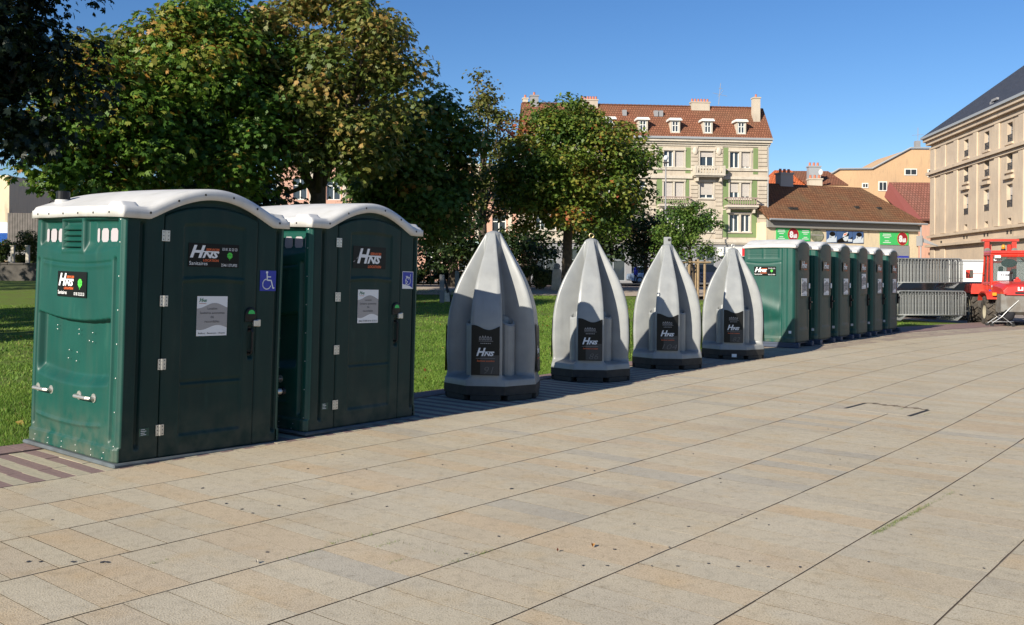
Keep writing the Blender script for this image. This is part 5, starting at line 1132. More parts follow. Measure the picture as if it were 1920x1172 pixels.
# ---------------- crowd barriers ----------------
M_GALV = mat('galvanised_steel', (.27, .28, .28), .5, .3, col2=(.20, .21, .21), nscale=20)
def barrier():
    t = thing('crowd_barrier', '', 'barrier'); Wd, H0, H1, r = 2.45, .0, .86, .1
    mb = MB(); path = [(0, 0, H0 + .02), (0, 0, H1 - r), (r * .3, 0, H1 - r * .3), (r, 0, H1), (Wd - r, 0, H1), (Wd - r * .3, 0, H1 - r * .3), (Wd, 0, H1 - r), (Wd, 0, H0 + .02)]
    mb.tube(path, .021, 8); mb.tube([(0, 0, .02), (Wd, 0, .02)], .018, 8); link('frame', mb, M_GALV, t, smooth=True)
    b0 = MB(); b0.tube([(0, 0, .02), (0, 0, H1)], .0095, 6); me = b0.mesh('bar'); me.materials.append(M_GALV)
    for k in range(19): link('bar', me, None, t, Matrix.Translation((.14 + k * (Wd - .28) / 18, 0, 0)))
    for x in (.05, Wd - .35):
        mb = MB(); mb.prism([(x, -.17), (x + .05, -.17), (x + .24, .0), (x + .17, .0)], -.02, .02); link('foot', mb, M_GALV, t)
    for z in (.16, .66): mb = MB(); mb.tube([(Wd - .02, 0, z), (Wd + .05, 0, z), (Wd + .05, 0, z + .03)], .009, 6); link('hook', mb, M_GALV, t)
    return t
p0 = ground_at(1812, 607); first = None; rgb = np.random.default_rng(5)
for lay in range(2):
    for k in range(13):
        t = barrier() if first is None else copy_tree(first); first = first or t
        jit = float(rgb.normal(0, .012)); t.location = (p0.x - 2.45 + jit + (.06 if lay == 0 else -.06) - k * .02, p0.y + k * .085, p0.z + .27 + lay * 1.14); t.rotation_euler = (0, 0, R(4 + float(rgb.normal(0, .3))))
        lb = ('galvanised crowd barrier at the front of the %s stack beside the red forklift' % ('lower' if lay == 0 else 'upper')) if k == 0 else 'galvanised crowd barrier, number %s behind the front one of the %s stack' % (('first', 'second', 'third', 'fourth', 'fifth', 'sixth', 'seventh', 'eighth', 'ninth', 'tenth', 'eleventh', 'twelfth')[k - 1], 'lower' if lay == 0 else 'upper')
        tag(t, lb, group='crowd barriers of the %s stack' % ('lower' if lay == 0 else 'upper'))

# ---------------- vehicles ----------------
M_TYRE = mat('tyre_rubber', (.03, .028, .026), .9, col2=(.085, .07, .055), nscale=6, bump=.3, bscale=40)
M_RIM = mat('rim_dusty', (.30, .27, .20), .8)
M_RED = mat('red_machine_paint', (.62, .035, .022), .35, col2=(.52, .03, .02), nscale=2, coat=.3)
M_REDO = mat('orange_red_paint', (.58, .04, .022), .4, col2=(.5, .035, .02), nscale=2, coat=.2)
M_CHAS = mat('chassis_grey', (.20, .195, .18), .8, col2=(.14, .12, .10), nscale=5)
M_GLS2 = mat('cab_glass', (.07, .11, .10), .08, spec=.6); M_GLS2.node_tree.nodes['Principled BSDF'].inputs['Alpha'].default_value = .5; M_CARG = mat('car_glass', (.01, .012, .014), .1, spec=.5)
M_AMB = mat('amber_lens', (.80, .28, .02), .3); M_LAMP = mat('lamp_lens', (.75, .75, .72), .2)
weather(M_RED, .9, (.30, .20, .14), .35, (.45, .12, .09), .4); weather(M_REDO, .9, (.30, .20, .14), .35, (.42, .14, .10), .4)
def wheel(t, x, y, r, w_, lugs=0, name='wheel'):
    o = thing_empty = bpy.data.objects.new(name, None)
    mb = MB(); n = 28; prof = [(r * .56, -w_ * .42), (r * .86, -w_ * .5), (r * .97, -w_ * .42), (r, -w_ * .2), (r, w_ * .2), (r * .97, w_ * .42), (r * .86, w_ * .5), (r * .56, w_ * .42)]
    vs = [(pr * math.cos(2 * math.pi * k / n), yy, pr * math.sin(2 * math.pi * k / n)) for pr, yy in prof for k in range(n)]
    mb.add(vs, [(i * n + k, i * n + (k + 1) % n, (i + 1) * n + (k + 1) % n, (i + 1) * n + k) for i in range(len(prof) - 1) for k in range(n)])
    if lugs:
        for k in range(lugs):
            for s in (-1, 1):
                a = 2 * math.pi * (k + (.25 if s > 0 else -.25)) / lugs; mb.m = Matrix.Rotation(-a, 4, 'Y') @ Matrix.Translation((r, 0, 0)) @ Matrix.Rotation(R(38 * s), 4, 'X'); mb.box(-.02, .045, .0 if s > 0 else -w_ * .55, w_ * .55 if s > 0 else 0, -.028, .028)
        mb.m = Matrix.Identity(4)
    tyre = link(name, mb, M_TYRE, t, Matrix.Translation((x, y, r)), smooth=not lugs)
    m2 = MB(); s = 1
    for s in (-1, 1):
        pr = [(.0, .16), (.2, .17), (.3, .10), (.5, .06), (.57, .36), (.6, .40)]
        vs = [(a * r * math.cos(2 * math.pi * k / 18), s * b_ * w_, a * r * math.sin(2 * math.pi * k / 18)) for a, b_ in pr for k in range(18)]; f = [(i * 18 + k, i * 18 + (k + 1) % 18, (i + 1) * 18 + (k + 1) % 18, (i + 1) * 18 + k) for i in range(5) for k in range(18)]
        m2.add(vs, f)
    link('rim', m2, M_RIM, tyre, smooth=True); return tyre
def forklift():
    # local frame: +x forward (mast end), +y left, z up
    p = ground_at(1857, 609); az = R(14.5); t = thing('rough_terrain_forklift', 'red rough terrain forklift with black mast and amber beacon, cut by the right edge', 'forklift')
    f = Vector((math.sin(az), math.cos(az), 0)); lft = Vector((-f.y, f.x, 0)); org = Vector((p.x, p.y, 0)) - lft * .95 + f * .15
    t.location = org; t.scale = (1.09, 1.09, 1.09); t.rotation_euler = (0, 0, math.atan2(f.y, f.x))
    for x, y, r, w_ in ((0, .88, .42, .34), (0, -.88, .42, .34), (1.95, .90, .52, .42), (1.95, -.90, .52, .42)): wheel(t, x, y, r, w_, 15)
    mb = MB(); mb.cham(-.55, 2.3, -.55, .55, .42, .85, .04); mb.cham(.45, 1.45, -.9, .9, .45, .95, .05); link('chassis', mb, M_CHAS, t)
    # counterweight and hood
    mb = MB(); prof = [(-1.15, .45), (-1.0, .35), (-.45, .45), (-.45, .98), (-1.12, .98)]
    mb.prism([(q[0], q[1]) for q in prof], -.80, .80); link('counterweight', mb, M_CHAS, t)
    hd = MB(); sec = []
    for x, zt, wd in ((-1.18, 1.02, .70), (-1.15, 1.22, .74), (-1.0, 1.29, .76), (-.5, 1.35, .78), (.35, 1.37, .78)):
        c = .14; zb = .98 if x < -.4 else .92
        sec.append([(x, -wd, zb), (x, -wd, zt - c), (x, -wd + c * .8, zt - .02), (x, -wd * .4, zt + .01), (x, wd * .4, zt + .01), (x, wd - c * .8, zt - .02), (x, wd, zt - c), (x, wd, zb)])
    n = 8; vs = sum(sec, []); fs = [(i * n + k, (i + 1) * n + k, (i + 1) * n + (k + 1) % n, i * n + (k + 1) % n) for i in range(4) for k in range(n)] + [tuple(range(n)), tuple(range(5 * n - 1, 4 * n - 1, -1))]
    hd.add(vs, fs); hood = link('hood', hd, M_RED, t); bv = hood.modifiers.new('b', 'BEVEL'); bv.width = .05; bv.segments = 3; bv.limit_method = 'ANGLE'; bv.angle_limit = R(20); hood.data.polygons.foreach_set('use_smooth', [True] * len(hood.data.polygons)); hood.modifiers.new('w', 'WEIGHTED_NORMAL')
    mb = MB(); mb.box(-1.19, -1.165, -.42, .42, .99, 1.05); link('grille_slot', mb, M_DKB, hood)
    # rear mudguards (arched) and front mudguards
    for s in (-1, 1):
        mb = MB(); pts = [(-.62, .86), (-.45, .99), (-.2, 1.05), (.2, 1.05), (.5, .98), (.66, .80)]
        for a, c in zip(pts, pts[1:]): mb.add([(a[0], s * .68, a[1]), (c[0], s * .68, c[1]), (c[0], s * 1.08, c[1]), (a[0], s * 1.08, a[1]), (a[0], s * .68, a[1] - .05), (c[0], s * .68, c[1] - .05), (c[0], s * 1.08, c[1] - .05), (a[0], s * 1.08, a[1] - .05)], [(0, 1, 2, 3), (7, 6, 5, 4), (0, 4, 5, 1), (3, 2, 6, 7), (1, 5, 6, 2), (0, 3, 7, 4)])
        link('mudguard', mb, M_REDO, t)
        mb = MB(); mb.prism([(1.35, .95), (1.50, 1.28), (2.2, 1.28), (2.5, 1.0), (2.5, .86), (2.25, .98), (1.7, .98)], min(s * .62, s * 1.14), max(s * .62, s * 1.14)); link('front_mudguard', mb, M_REDO, t)
        mb = MB(); mb.cham(-1.12, -1.04, s * .62 - .07, s * .62 + .07, 1.02, 1.10, .01); link('rear_lamp', mb, M_AMB, t)
        mb = MB(); mb.cham(-.70, -.62, s * .88 - .06, s * .88 + .06, .92, 1.02, .01); link('side_marker', mb, M_AMB, t)
    # cab: frame posts, glass, roof
    x0, x1, zb, zt, hw = .35, 1.55, 1.30, 2.26, .74
    mb = MB()
    for s in (-1, 1):
        mb.tube([(x0, s * hw, zb - .2), (x0 + .02, s * hw, zt - .12), (x0 + .10, s * (hw - .06), zt)], .05, 6); mb.tube([(x1, s * hw, zb - .2), (x1 - .22, s * (hw - .03), zt)], .045, 6); mb.tube([(x0 + .55, s * hw, zb - .2), (x0 + .53, s * (hw - .02), zt)], .035, 6)
        mb.tube([(x0, s * hw, zb), (x1, s * hw, zb)], .05, 6); mb.tube([(x0 + .05, s * (hw - .02), zt - .04), (x1 - .2, s * (hw - .02), zt - .04)], .05, 6)
    mb.tube([(x0, -hw, zb + .02), (x0, hw, zb + .02)], .06, 6); mb.tube([(x0 + .03, -hw, zt - .06), (x0 + .03, hw, zt - .06)], .06, 6); mb.box(x0 - .02, x1, -hw, hw, .9, zb)
    link('cab_frame', mb, M_REDO, t)
    mb = MB(); mb.cham(x0 - .05, x1 - .15, -hw - .02, hw + .02, zt - .02, zt + .09, .03); link('cab_roof', mb, M_RED, t)
    def pane(pts): mb = MB(); mb.add(pts, [(0, 1, 2, 3), (3, 2, 1, 0)]); link('cab_window', mb, M_GLS2, t)
    pane([(x0 + .01, -hw + .05, zb + .06), (x0 + .01, hw - .05, zb + .06), (x0 + .04, hw - .05, zt - .1), (x0 + .04, -hw + .05, zt - .1)])
    for s in (-1, 1):
        pane([(x0 + .05, s * hw, zb + .03), (x0 + .52, s * hw, zb + .03), (x0 + .50, s * (hw - .02), zt - .06), (x0 + .06, s * (hw - .02), zt - .06)]); pane([(x0 + .59, s * hw, zb + .03), (x1 - .05, s * hw, zb + .03), (x1 - .22, s * (hw - .02), zt - .06), (x0 + .57, s * (hw - .02), zt - .06)])
    pane([(x1 + .0, -hw + .05, zb), (x1 + .0, hw - .05, zb), (x1 - .22, hw - .05, zt - .06), (x1 - .22, -hw + .05, zt - .06)])
    Fr = frame((x0 - .012, hw, 0), (0, -1, 0), (0, 0, 1))
    mb = MB(); mb.cham(.17, .60, 1.40, 1.68, 0, .012, .004); text(mb, 'TOM', .25, 1.53, .25, .075, 1, .0135, 0, .02); link('cab_plate', mb, [M_PWH, M_TXT], t, Fr)
    mb = MB(); disc(mb, .10, 2.06, .045, 0, .015); text(mb, '25', .075, 2.04, .05, .035, 1, .018); link('speed_sticker', mb, [M_WHT, M_TXT], t, Fr)
    mb = MB(); mb.cham(.70, .78, 1.15, 1.30, -.5, -.1, .02); mb.cham(.30, .42, 1.6, 1.85, -.5, -.35, .03); link('seat', mb, M_DKB, t, Fr)
    mb = MB(); mb.sphere((.55, 1.95, -.2), (.0, .0, .0) if False else (.24, .14, .05), 12); link('seat_back', mb, M_DKB, t, Fr)
    mb = MB(); mb.tube([(x0 - .02, -.1, zt - .16), (x0 - .03, -.45, zt - .45)], .012, 6); link('wiper', mb, M_BLK, t)
    mb = MB(); mb.cham(x0 - .14, x0 - .04, hw - .24, hw - .05, zt - .16, zt - .06, .01); l = link('work_lamp', mb, M_GREYW, t); mb = MB(); mb.box(x0 - .148, x0 - .141, hw - .23, hw - .06, zt - .15, zt - .07); link('lens', mb, M_LAMP, l)
    mb = MB(); mb.tube([(-.05, .28, 1.30), (-.05, .28, 1.60), (-.12, .28, 1.68)], .045, 10); link('exhaust', mb, M_DKB, t)
    mb = MB(); mb.cham(-.1, .06, -.0, .18, 1.34, 1.44, .02); mb.sphere((-.0, .08, 1.46), .05, 8); link('filler_cap', mb, M_RED, t)
    mb = MB(); mb.lathe([(.07, zt + .09), (.07, zt + .13), (.055, zt + .14)], 12, 0, (.45, .38)); l = link('beacon', mb, M_BLK, t); mb = MB(); mb.lathe([(.055, zt + .14), (.055, zt + .24), (.03, zt + .28)], 12, 0, (.45, .38)); link('beacon_lens', mb, M_AMB, l, smooth=True)
    # mast at the front end, rising above the cab
    mb = MB()
    for s in (-1, 1): mb.box(2.45, 2.62, s * .42 - .07, s * .42 + .07, .35, 2.72); mb.box(2.62, 2.74, s * .30 - .05, s * .30 + .05, .3, 2.62)
    mb.box(2.42, 2.75, -.56, .56, 2.72, 2.80); mb.box(2.46, 2.6, -.5, .5, 1.98, 2.06); mb.box(2.46, 2.6, -.5, .5, .9, 1.0)
    m = link('mast', mb, M_REDO, t)
    for s in (-1, 1):
        mb = MB(); mb.tube([(2.40, s * .42, 2.40), (2.46, s * .42, 2.40)], .10, 12); mb.tube([(2.36, s * .42, 2.40), (2.40, s * .42, 2.40)], .05, 8); link('sheave', mb, M_CHAS, m)
        mb = MB(); mb.cham(2.75, 3.9, s * .35 - .06, s * .35 + .06, .12, .17, .01); mb.box(2.72, 2.80, s * .35 - .06, s * .35 + .06, .12, .7); link('fork', mb, M_CHAS, m)
    mb = MB(); mb.cham(1.30, 1.36, 1.14, 1.36, 1.30, 1.58, .02); mb.tube([(1.34, .76, 1.45), (1.34, 1.15, 1.45)], .012, 6); q = link('mirror', mb, M_REDO, t, Matrix.Translation((0, -.06, .16))); mb = MB(); mb.box(1.29, 1.298, 1.15, 1.25, 1.33, 1.57); link('mirror_glass', mb, M_GLS2, q)
    L = frame((-1.195, .78, 0), (0, -1, 0), (0, 0, 1)); mb = MB(); text(mb, 'LI', .42, 1.09, .15, .11, 0, .02, 0, .06); link('rear_lettering', mb, M_WHT, t, frame((-1.20, .78, 0), (0, -1, 0), (0, 0, 1)))
    Fs = frame((.2, .79, 0), (-1, 0, 0), (0, 0, 1)); mb = MB(); rect(mb, .05, 1.18, .2, 1.24, 0, .0); rect(mb, .08, 1.10, .19, 1.15, 1, .0); link('side_decal', mb, [M_WHT, M_AMB], t, Fs)
    mb = MB(); mb.box(-.0, .004, 0, .10, 1.14, 1.22); link('blue_decal', mb, M_BLU, t, Matrix.Translation((x0 - .03, .72, -.12)))
    return t
forklift()

def car(label, px, py, Y, paint, rz, zoff=None, name='parked_car'):
    b = base_at(px, Y); t = thing(name, label, 'car', b, rz)
    mb = MB(); secs = []
    for x, zb, zt, wd in ((-2.05, .40, .62, .70), (-1.95, .28, .86, .82), (-1.2, .22, .92, .86), (0, .2, .94, .87), (1.1, .22, .92, .86), (1.85, .3, .78, .80), (2.0, .40, .60, .68)):
        secs.append([(x, -wd, zb), (x, -wd, zt - .12), (x, -wd + .08, zt), (x, wd - .08, zt), (x, wd, zt - .12), (x, wd, zb)])
    n = 6; vs = sum(secs, []); mb.add(vs, [(i * n + k, i * n + (k + 1) % n, (i + 1) * n + (k + 1) % n, (i + 1) * n + k) for i in range(6) for k in range(n)] + [tuple(range(n - 1, -1, -1)), tuple(range(6 * n, 7 * n))])
    body = link('body', mb, paint, t)
    mb = MB(); secs = [[(-1.6, -.72, .88), (-1.6, .72, .88)], [(-1.25, -.62, 1.40), (-1.25, .62, 1.40)], [(.25, -.62, 1.45), (.25, .62, 1.45)], [(1.05, -.72, .90), (1.05, .72, .90)]]
    vs = [p for s in secs for p in s]; mb.add(vs, [(0, 2, 3, 1), (2, 4, 5, 3), (4, 6, 7, 5), (0, 6, 4, 2), (1, 3, 5, 7), (0, 1, 7, 6)]); link('windows', mb, M_CARG, t)
    mb = MB(); mb.cham(-1.28, .28, -.63, .63, 1.40, 1.47, .03); link('roof', mb, paint, t)
    for x in (-1.25, 1.25):
        for s in (-1, 1): wheel(t, x, s * .78, .32, .2)
    for s in (-1, 1):
        mb = MB(); mb.cham(1.93, 2.0, s * .55 - .14, s * .55 + .14, .56, .70, .02); link('headlight', mb, M_LAMP, t)
    return t
P_BLU = mat('car_paint_pale_blue', (.28, .36, .48), .3, coat=.5); P_DRK = mat('car_paint_dark_blue', (.015, .02, .04), .4, spec=.3); P_BLK = mat('car_paint_black', (.008, .008, .010), .5, spec=.25); P_GRY = mat('car_paint_grey', (.25, .26, .28), .3, coat=.5)
car('pale blue car parked in the shaded street left of the third urinal', 1222, 530, 80, P_BLU, R(6))
car('dark blue car parked behind the wooden stakes of the young tree', 1325, 525, 66, P_DRK, R(3))
car('dark grey car parked behind the maple trunk', 1105, 530, 76, P_GRY, R(4))
car('black car parked behind the stacked crowd barriers', 1735, 560, 38, P_BLK, R(2))
car('dark car behind the front wheels of the red forklift', 1815, 560, 39, P_DRK, R(100))
# white box trailer behind the forklift
b = base_at(1770, 46); t = thing('white_box_van', 'white box van behind the crowd barriers and the forklift mast', 'van', (at(1796, 500, 46.).x, 46, 0), R(-2))
mb = MB(); mb.cham(0, 5.2, 0, 2.1, .55, at(1820, 487, 46.).z, .05); link('box', mb, M_WFR, t); mb = MB(); mb.box(.02, 5.18, -.02, .0, at(1820, 487, 46.).z - .10, at(1820, 487, 46.).z - .03); link('roof_trim', mb, M_GREYW, t)
mb = MB(); mb.box(.1, 5.1, .1, 2.0, .4, .55); link('chassis', mb, M_DKB, t)
for x in (1.0, 4.2): wheel(t, x, .2, .36, .22); wheel(t, x, 1.9, .36, .22)

# ---------------- stroller ----------------
p = ground_at(1858, 612); t = thing('folding_stroller', 'small folding stroller frame with silver tubes and a dark bag, before the forklift', 'stroller', p, R(-4))
M_ALU = mat('aluminium_tube', (.66, .66, .64), .35, .7); M_CLOTH = mat('dark_cloth', (.012, .012, .016), .9)
for y in (0, .32):
    mb = MB(); mb.tube([(.0, y, .08), (.32, y, .30), (.62, y, .62), (.88, y, .86), (.93, y, .84)], .012, 6); mb.tube([(.70, y, .07), (.36, y, .33), (.25, y, .38)], .012, 6); mb.tube([(.1, y, .15), (.72, y, .16)], .009, 6); link('side_frame', mb, M_ALU, t)
mb = MB(); mb.tube([(.32, 0, .30), (.32, .32, .30)], .010, 6); mb.tube([(.62, 0, .62), (.70, .32, .55)], .009, 6); mb.tube([(.62, .32, .62), (.70, 0, .55)], .009, 6); mb.tube([(.1, 0, .15), (.1, .32, .15)], .01, 6); link('cross_bar', mb, M_ALU, t)
for x in (.02, .70):
    for y in (-.02, .34):
        w0 = MB(); n = 16
        for yy in (y - .022, y + .022):
            w0.m = Matrix.Translation((x, yy, .055)) @ Matrix.Rotation(R(90), 4, 'X'); w0.lathe([(.03, -.009), (.052, -.009), (.056, 0), (.052, .009), (.03, .009)], n)
        w0.m = Matrix.Identity(4); q = link('wheel', w0, M_DKB, t); h0 = MB(); h0.tube([(x, y - .03, .065), (x, y + .03, .065)], .022, 8); link('hub', h0, M_BLU, q)
mb = MB(); mb.sphere((.62, .16, .34), (.20, .16, .17), 12); mb.sphere((.70, .14, .42), (.13, .14, .13), 10); mb.sphere((.50, .18, .28), (.14, .13, .10), 10); link('cloth_bag', mb, M_CLOTH, t, smooth=True)
mb = MB(); mb.add([(.28, 0, .36), (.52, 0, .56), (.52, .32, .56), (.28, .32, .36)], [(0, 1, 2, 3), (3, 2, 1, 0)]); link('fabric_seat', mb, M_CLOTH, t)

# ---------------- people in the far street ----------------
def person(label, px, Y, h_, coat, trousers, hair, rz, stride=.16):
    b = base_at(px, Y); t = thing('person', label, 'person', b, rz); k = h_ / 1.75
    J = {'pel': (0, 0, .95), 'chest': (0, -.02, 1.28), 'neck': (0, -.02, 1.46), 'head': (0, .0, 1.60), 'top': (0, 0, 1.73),
         'lh': (.10, 0, .90), 'lk': (.11, stride * .6, .50), 'la': (.11, stride * .6 - .03, .09), 'lt': (.12, stride * .6 + .14, .04), 'rh': (-.10, 0, .90), 'rk': (-.11, -stride * .3, .50), 'ra': (-.11, -stride, .10), 'rt': (-.12, -stride + .14, .04),
         'ls': (.19, -.02, 1.40), 'le': (.25, -.08, 1.13), 'lw': (.24, .05, .92), 'lf': (.24, .08, .84), 'rs': (-.19, -.02, 1.40), 're': (-.25, .02, 1.13), 'rw': (-.24, .12, .93), 'rf': (-.24, .16, .86)}
    E = [('pel', 'chest'), ('chest', 'neck'), ('neck', 'head'), ('head', 'top'), ('pel', 'lh'), ('lh', 'lk'), ('lk', 'la'), ('la', 'lt'), ('pel', 'rh'), ('rh', 'rk'), ('rk', 'ra'), ('ra', 'rt'), ('chest', 'ls'), ('ls', 'le'), ('le', 'lw'), ('lw', 'lf'), ('chest', 'rs'), ('rs', 're'), ('re', 'rw'), ('rw', 'rf')]
    rad = {'pel': .135, 'chest': .15, 'neck': .055, 'head': .095, 'top': .05, 'lh': .095, 'rh': .095, 'lk': .062, 'rk': .062, 'la': .045, 'ra': .045, 'lt': .035, 'rt': .035, 'ls': .065, 'rs': .065, 'le': .048, 're': .048, 'lw': .034, 'rw': .034, 'lf': .03, 'rf': .03}
    ks = list(J); me = bpy.data.meshes.new('body'); me.from_pydata([tuple(c * k for c in J[q]) for q in ks], [(ks.index(a), ks.index(c)) for a, c in E], [])
    sk = bpy.data.meshes.new; me.materials.append(trousers); o = bpy.data.objects.new('body', me); COL.objects.link(o); o.parent = t
    m = o.modifiers.new('skin', 'SKIN')
    for i, q in enumerate(ks): me.skin_vertices[0].data[i].radius = (rad[q] * k, rad[q] * k * .9); me.skin_vertices[0].data[i].use_root = (q == 'pel')
    o.modifiers.new('sub', 'SUBSURF').levels = 1; o.modifiers['sub'].render_levels = 1
    mb = MB(); mb.lathe([(.19 * k, .80 * k), (.17 * k, 1.0 * k), (.19 * k, 1.25 * k), (.21 * k, 1.38 * k), (.10 * k, 1.47 * k)], 12); link('jacket', mb, coat, t, smooth=True)
    for s in (-1, 1): mb = MB(); q = 'l' if s > 0 else 'r'; mb.tube([tuple(c * k for c in J[q + 's']), tuple(c * k for c in J[q + 'e']), tuple(c * k for c in J[q + 'w'])], [.085 * k, .065 * k, .05 * k], 8); link('sleeve', mb, coat, t, smooth=True)
    mb = MB(); mb.sphere((0, .0, 1.62 * k), (.092 * k, .105 * k, .12 * k), 12); hd = link('face', mb, M_SKIN, t, smooth=True)
    mb = MB(); mb.sphere((0, -.018 * k, 1.66 * k), (.102 * k, .112 * k, .115 * k), 12); link('hair', mb, hair, hd, smooth=True)
    mb = MB(); mb.sphere((0, .108 * k, 1.61 * k), (.014 * k, .02 * k, .02 * k), 6); link('nose', mb, M_SKIN, hd)
M_SKIN = mat('skin', (.45, .26, .18), .6); C_BLUE = mat('blue_jacket', (.02, .03, .30), .8); C_BEI = mat('beige_jacket', (.30, .22, .16), .8); C_JEAN = mat('dark_trousers', (.02, .022, .035), .9); C_HAIR = mat('dark_hair', (.02, .014, .01), .7); C_FAIR = mat('brown_hair', (.16, .09, .04), .7)
person('person in a blue jacket walking past the pale blue car', 1192, 76, 1.62, C_BLUE, C_JEAN, C_HAIR, R(-80))
person('person in a beige brown coat standing at the right of the pale blue car', 1209 + 10, 74, 1.6, C_BEI, C_JEAN, C_FAIR, R(150), .05)

# ---------------- small marks on the paving ----------------
M_GUM = mat('gum_dark', (.045, .045, .05), .8)
rg = np.random.default_rng(31); mb = MB()
spots = [(201, 1101), (192, 1107), (53, 1091), (137, 1117), (380, 917), (424, 946), (523, 949), (935, 1010), (959, 919), (1234, 934), (1418, 975), (1113, 932), (1391, 966), (1222, 1081), (1255, 1027), (1500, 1075), (1189, 987), (1575, 863), (1553, 806), (1640, 839), (1849, 833), (1865, 839), (1826, 914), (1802, 931), (1557, 874), (1745, 870), (659, 929), (577, 881), (687, 881), (1350, 900), (1500, 760), (1100, 880), (960, 838), (1043, 876), (725, 953), (745, 913), (1093, 1110), (1383, 1168), (1440, 1070)]
spots += [(float(rg.uniform(40, 1900)), float(rg.uniform(840, 1160))) for _ in range(28)]
k = 0
for px, py in spots:
    g = ground_at(px, py); n_ = g.x * DY - g.y * DX
    if n_ < -6.9: continue
    r = float(rg.uniform(.005, .009)) * (1.7 if k < 9 else 1); k += 1; ph = rg.uniform(0, 6.28, 3)
    pts = [(g.x + r * (1 + .25 * math.sin(2 * a + ph[0]) + .15 * math.sin(3 * a + ph[1])) * math.cos(a), g.y + r * (1 + .25 * math.sin(2 * a + ph[0])) * math.sin(a)) for a in [2 * math.pi * q / 10 for q in range(10)]]
    mb.slabp(pts, .001, .0042)
tag(link('gum_spots', mb, M_GUM), 'small dark chewing gum spots scattered over the pale paving', 'gum', kind='stuff')
M_LEAF = mat('dry_leaf', (.45, .22, .05), .8); M_LEAF2 = mat('red_leaf', (.32, .10, .04), .8)
def fallen(px, py, s, m, lb):
    g = ground_at(px, py); mb = MB(); a = float(rg.uniform(0, 6)); mb.m = Matrix.Translation((g.x, g.y, .006)) @ Matrix.Rotation(a, 4, 'Z')
    mb.add([(-s, 0, 0), (-s * .3, -s * .45, .012), (s * .5, -s * .3, .016), (s, 0, .004), (s * .4, s * .4, .018), (-s * .4, s * .4, .01), (0, 0, .0)], [(0, 1, 6), (1, 2, 6), (2, 3, 6), (3, 4, 6), (4, 5, 6), (5, 0, 6)]); mb.tube([(s, 0, .004), (s * 1.6, .004, .003)], .0015, 4)
    tag(link('fallen_leaf', mb, m), lb, 'leaf', 'fallen leaves on the paving')
fallen(1112, 1026, .022, M_LEAF, 'yellow dry leaf lying on the paving below the second urinal'); fallen(1046, 1036, .012, M_LEAF2, 'small red leaf on the paving, left of the yellow leaf'); fallen(481, 1092, .013, M_STONE2, 'small pale scrap on the paving at the lower left'); fallen(1106, 778, .012, M_LEAF, 'tiny yellow leaf on the paving before the second urinal')
# leaves on the lawn
V, F, T_ = [], [], []
C = []; 
for _ in range(420):
    s = float(rg.uniform(2, 30)); d = float(rg.uniform(.3, 22)); X, Y = SN(np.float64(s), lawn_edge(np.float64(s)) - d); C.append((float(X), float(Y), float(TZ(X, Y)) + .035))
C = np.array(C); V, F, T_ = leaves(C, np.full((len(C), 3), .01), 1, .085, 'q', np.random.default_rng(3), .8, .15); V[:, 2] = np.maximum(V[:, 2], .015)
tag(link('leaf_litter', npmesh('leaf_litter', V, F, tint=T_), L_MA), 'fallen autumn leaves scattered on the lawn', 'leaves', kind='stuff')
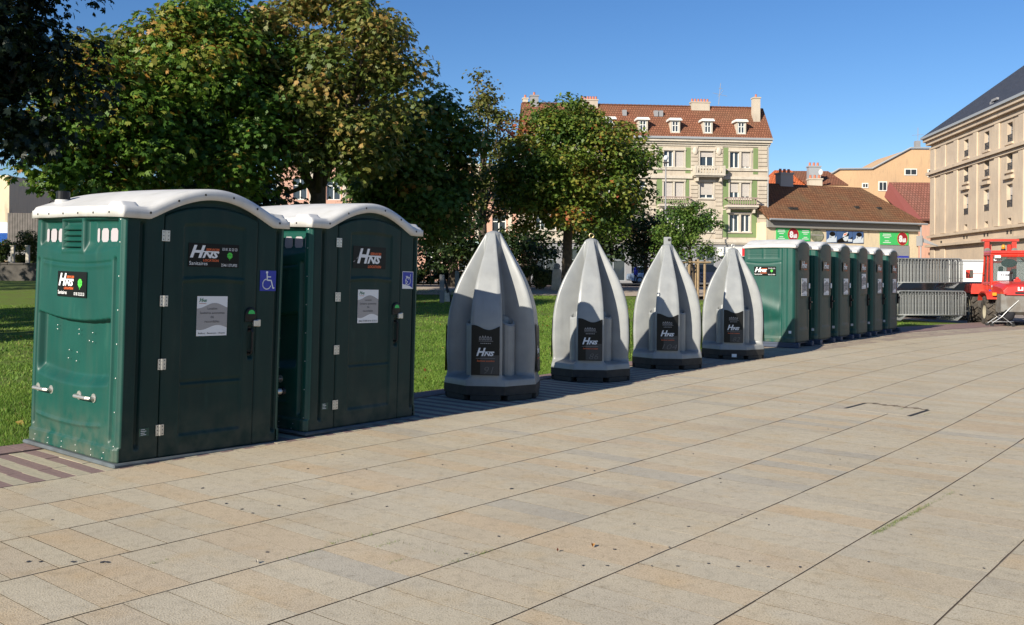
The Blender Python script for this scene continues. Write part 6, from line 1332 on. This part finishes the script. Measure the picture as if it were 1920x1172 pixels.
# grass growing in the joints
M_TUFT = mat('joint_grass', (.10, .16, .03), .9, col2=(.16, .17, .06), nscale=30)
V = []; 
def tuft(g, n_, rad, dirv=None):
    for _ in range(n_):
        o = float(rg.normal(0, rad)); q = Vector((g.x, g.y, 0)) + (Vector((DX, DY, 0)) if dirv is None else dirv) * o + Vector((float(rg.normal(0, .006)), float(rg.normal(0, .006)), -.004)); h_ = float(rg.uniform(.006, .022)); a = float(rg.uniform(0, 6.28)); l = Vector((float(rg.normal(0, .012)), float(rg.normal(0, .012)), h_)); w_ = Vector((math.cos(a), math.sin(a), 0)) * .0022
        V.extend([tuple(q - w_), tuple(q + w_), tuple(q + l)])
for a, c, m in (((1640, 1003), (1738, 950), 40), ((1740, 950), (1790, 925), 4)):
    for k in range(m): u = (k + .5) / m; tuft(ground_at(a[0] + (c[0] - a[0]) * u, a[1] + (c[1] - a[1]) * u), 14, .05)
for px, py in ((630, 1021), (691, 1007), (292, 1119), (735, 1021), (742, 1055), (850, 1056), (893, 1040), (905, 1039), (577, 1039), (1735, 778), (1690, 768)): tuft(ground_at(px, py), 26, .05)
for k in range(12): tuft(ground_at(690 + k * 13, 1005 + k * 3.4), 3, .02, Vector((-DY, DX, 0)))
tag(link('joint_grass', npmesh('joint_grass', np.array(V), np.arange(len(V)).reshape(-1, 3)), M_TUFT), 'tufts of grass growing in the paving joints', 'grass', kind='stuff')
# hatch cover with two dark lifting slots
c = [ground_at(*q) for q in ((1585, 767), (1624, 756), (1740, 770), (1704, 781))]; o = sum(c, Vector()) / 4; t = thing('hatch_cover', 'rectangular stone hatch cover set in the paving with two dark slots', 'hatch cover', (o.x, o.y, 0))
mb = MB(); mb.slabp([(q.x - o.x, q.y - o.y) for q in (c[3], c[2], c[1], c[0])][::1], .0, .0014); me = mb.mesh('cover'); set_tint(me, .35); link('cover', me, M_SLAB, t)
for a, b2 in ((c[0], c[1]), (c[3], c[2])):
    a = a - o; b2 = b2 - o; d = (b2 - a).normalized(); n_ = Vector((-d.y, d.x, 0)) * .022; mb = MB(); mb.slabp([(p.x, p.y) for p in (a - n_, b2 - n_, b2 + n_, a + n_)], .001, .0035); link('slot', mb, M_DKB, t)
for a, b2 in ((c[1], c[2]),):
    a = a - o; b2 = b2 - o; mb = MB()
    for k in range(9):
        u = (k + .5) / 9; q = a.lerp(b2, u); r = .03 + .03 * ((k * 7) % 3 == 0); mb.slabp([(q.x - r * 1.6, q.y - .006), (q.x + r, q.y - .008), (q.x + r * 1.8, q.y + .006), (q.x - r, q.y + .008)], .004, .008)
    link('worn_edge', mb, M_JOINT, t, kind='stuff')
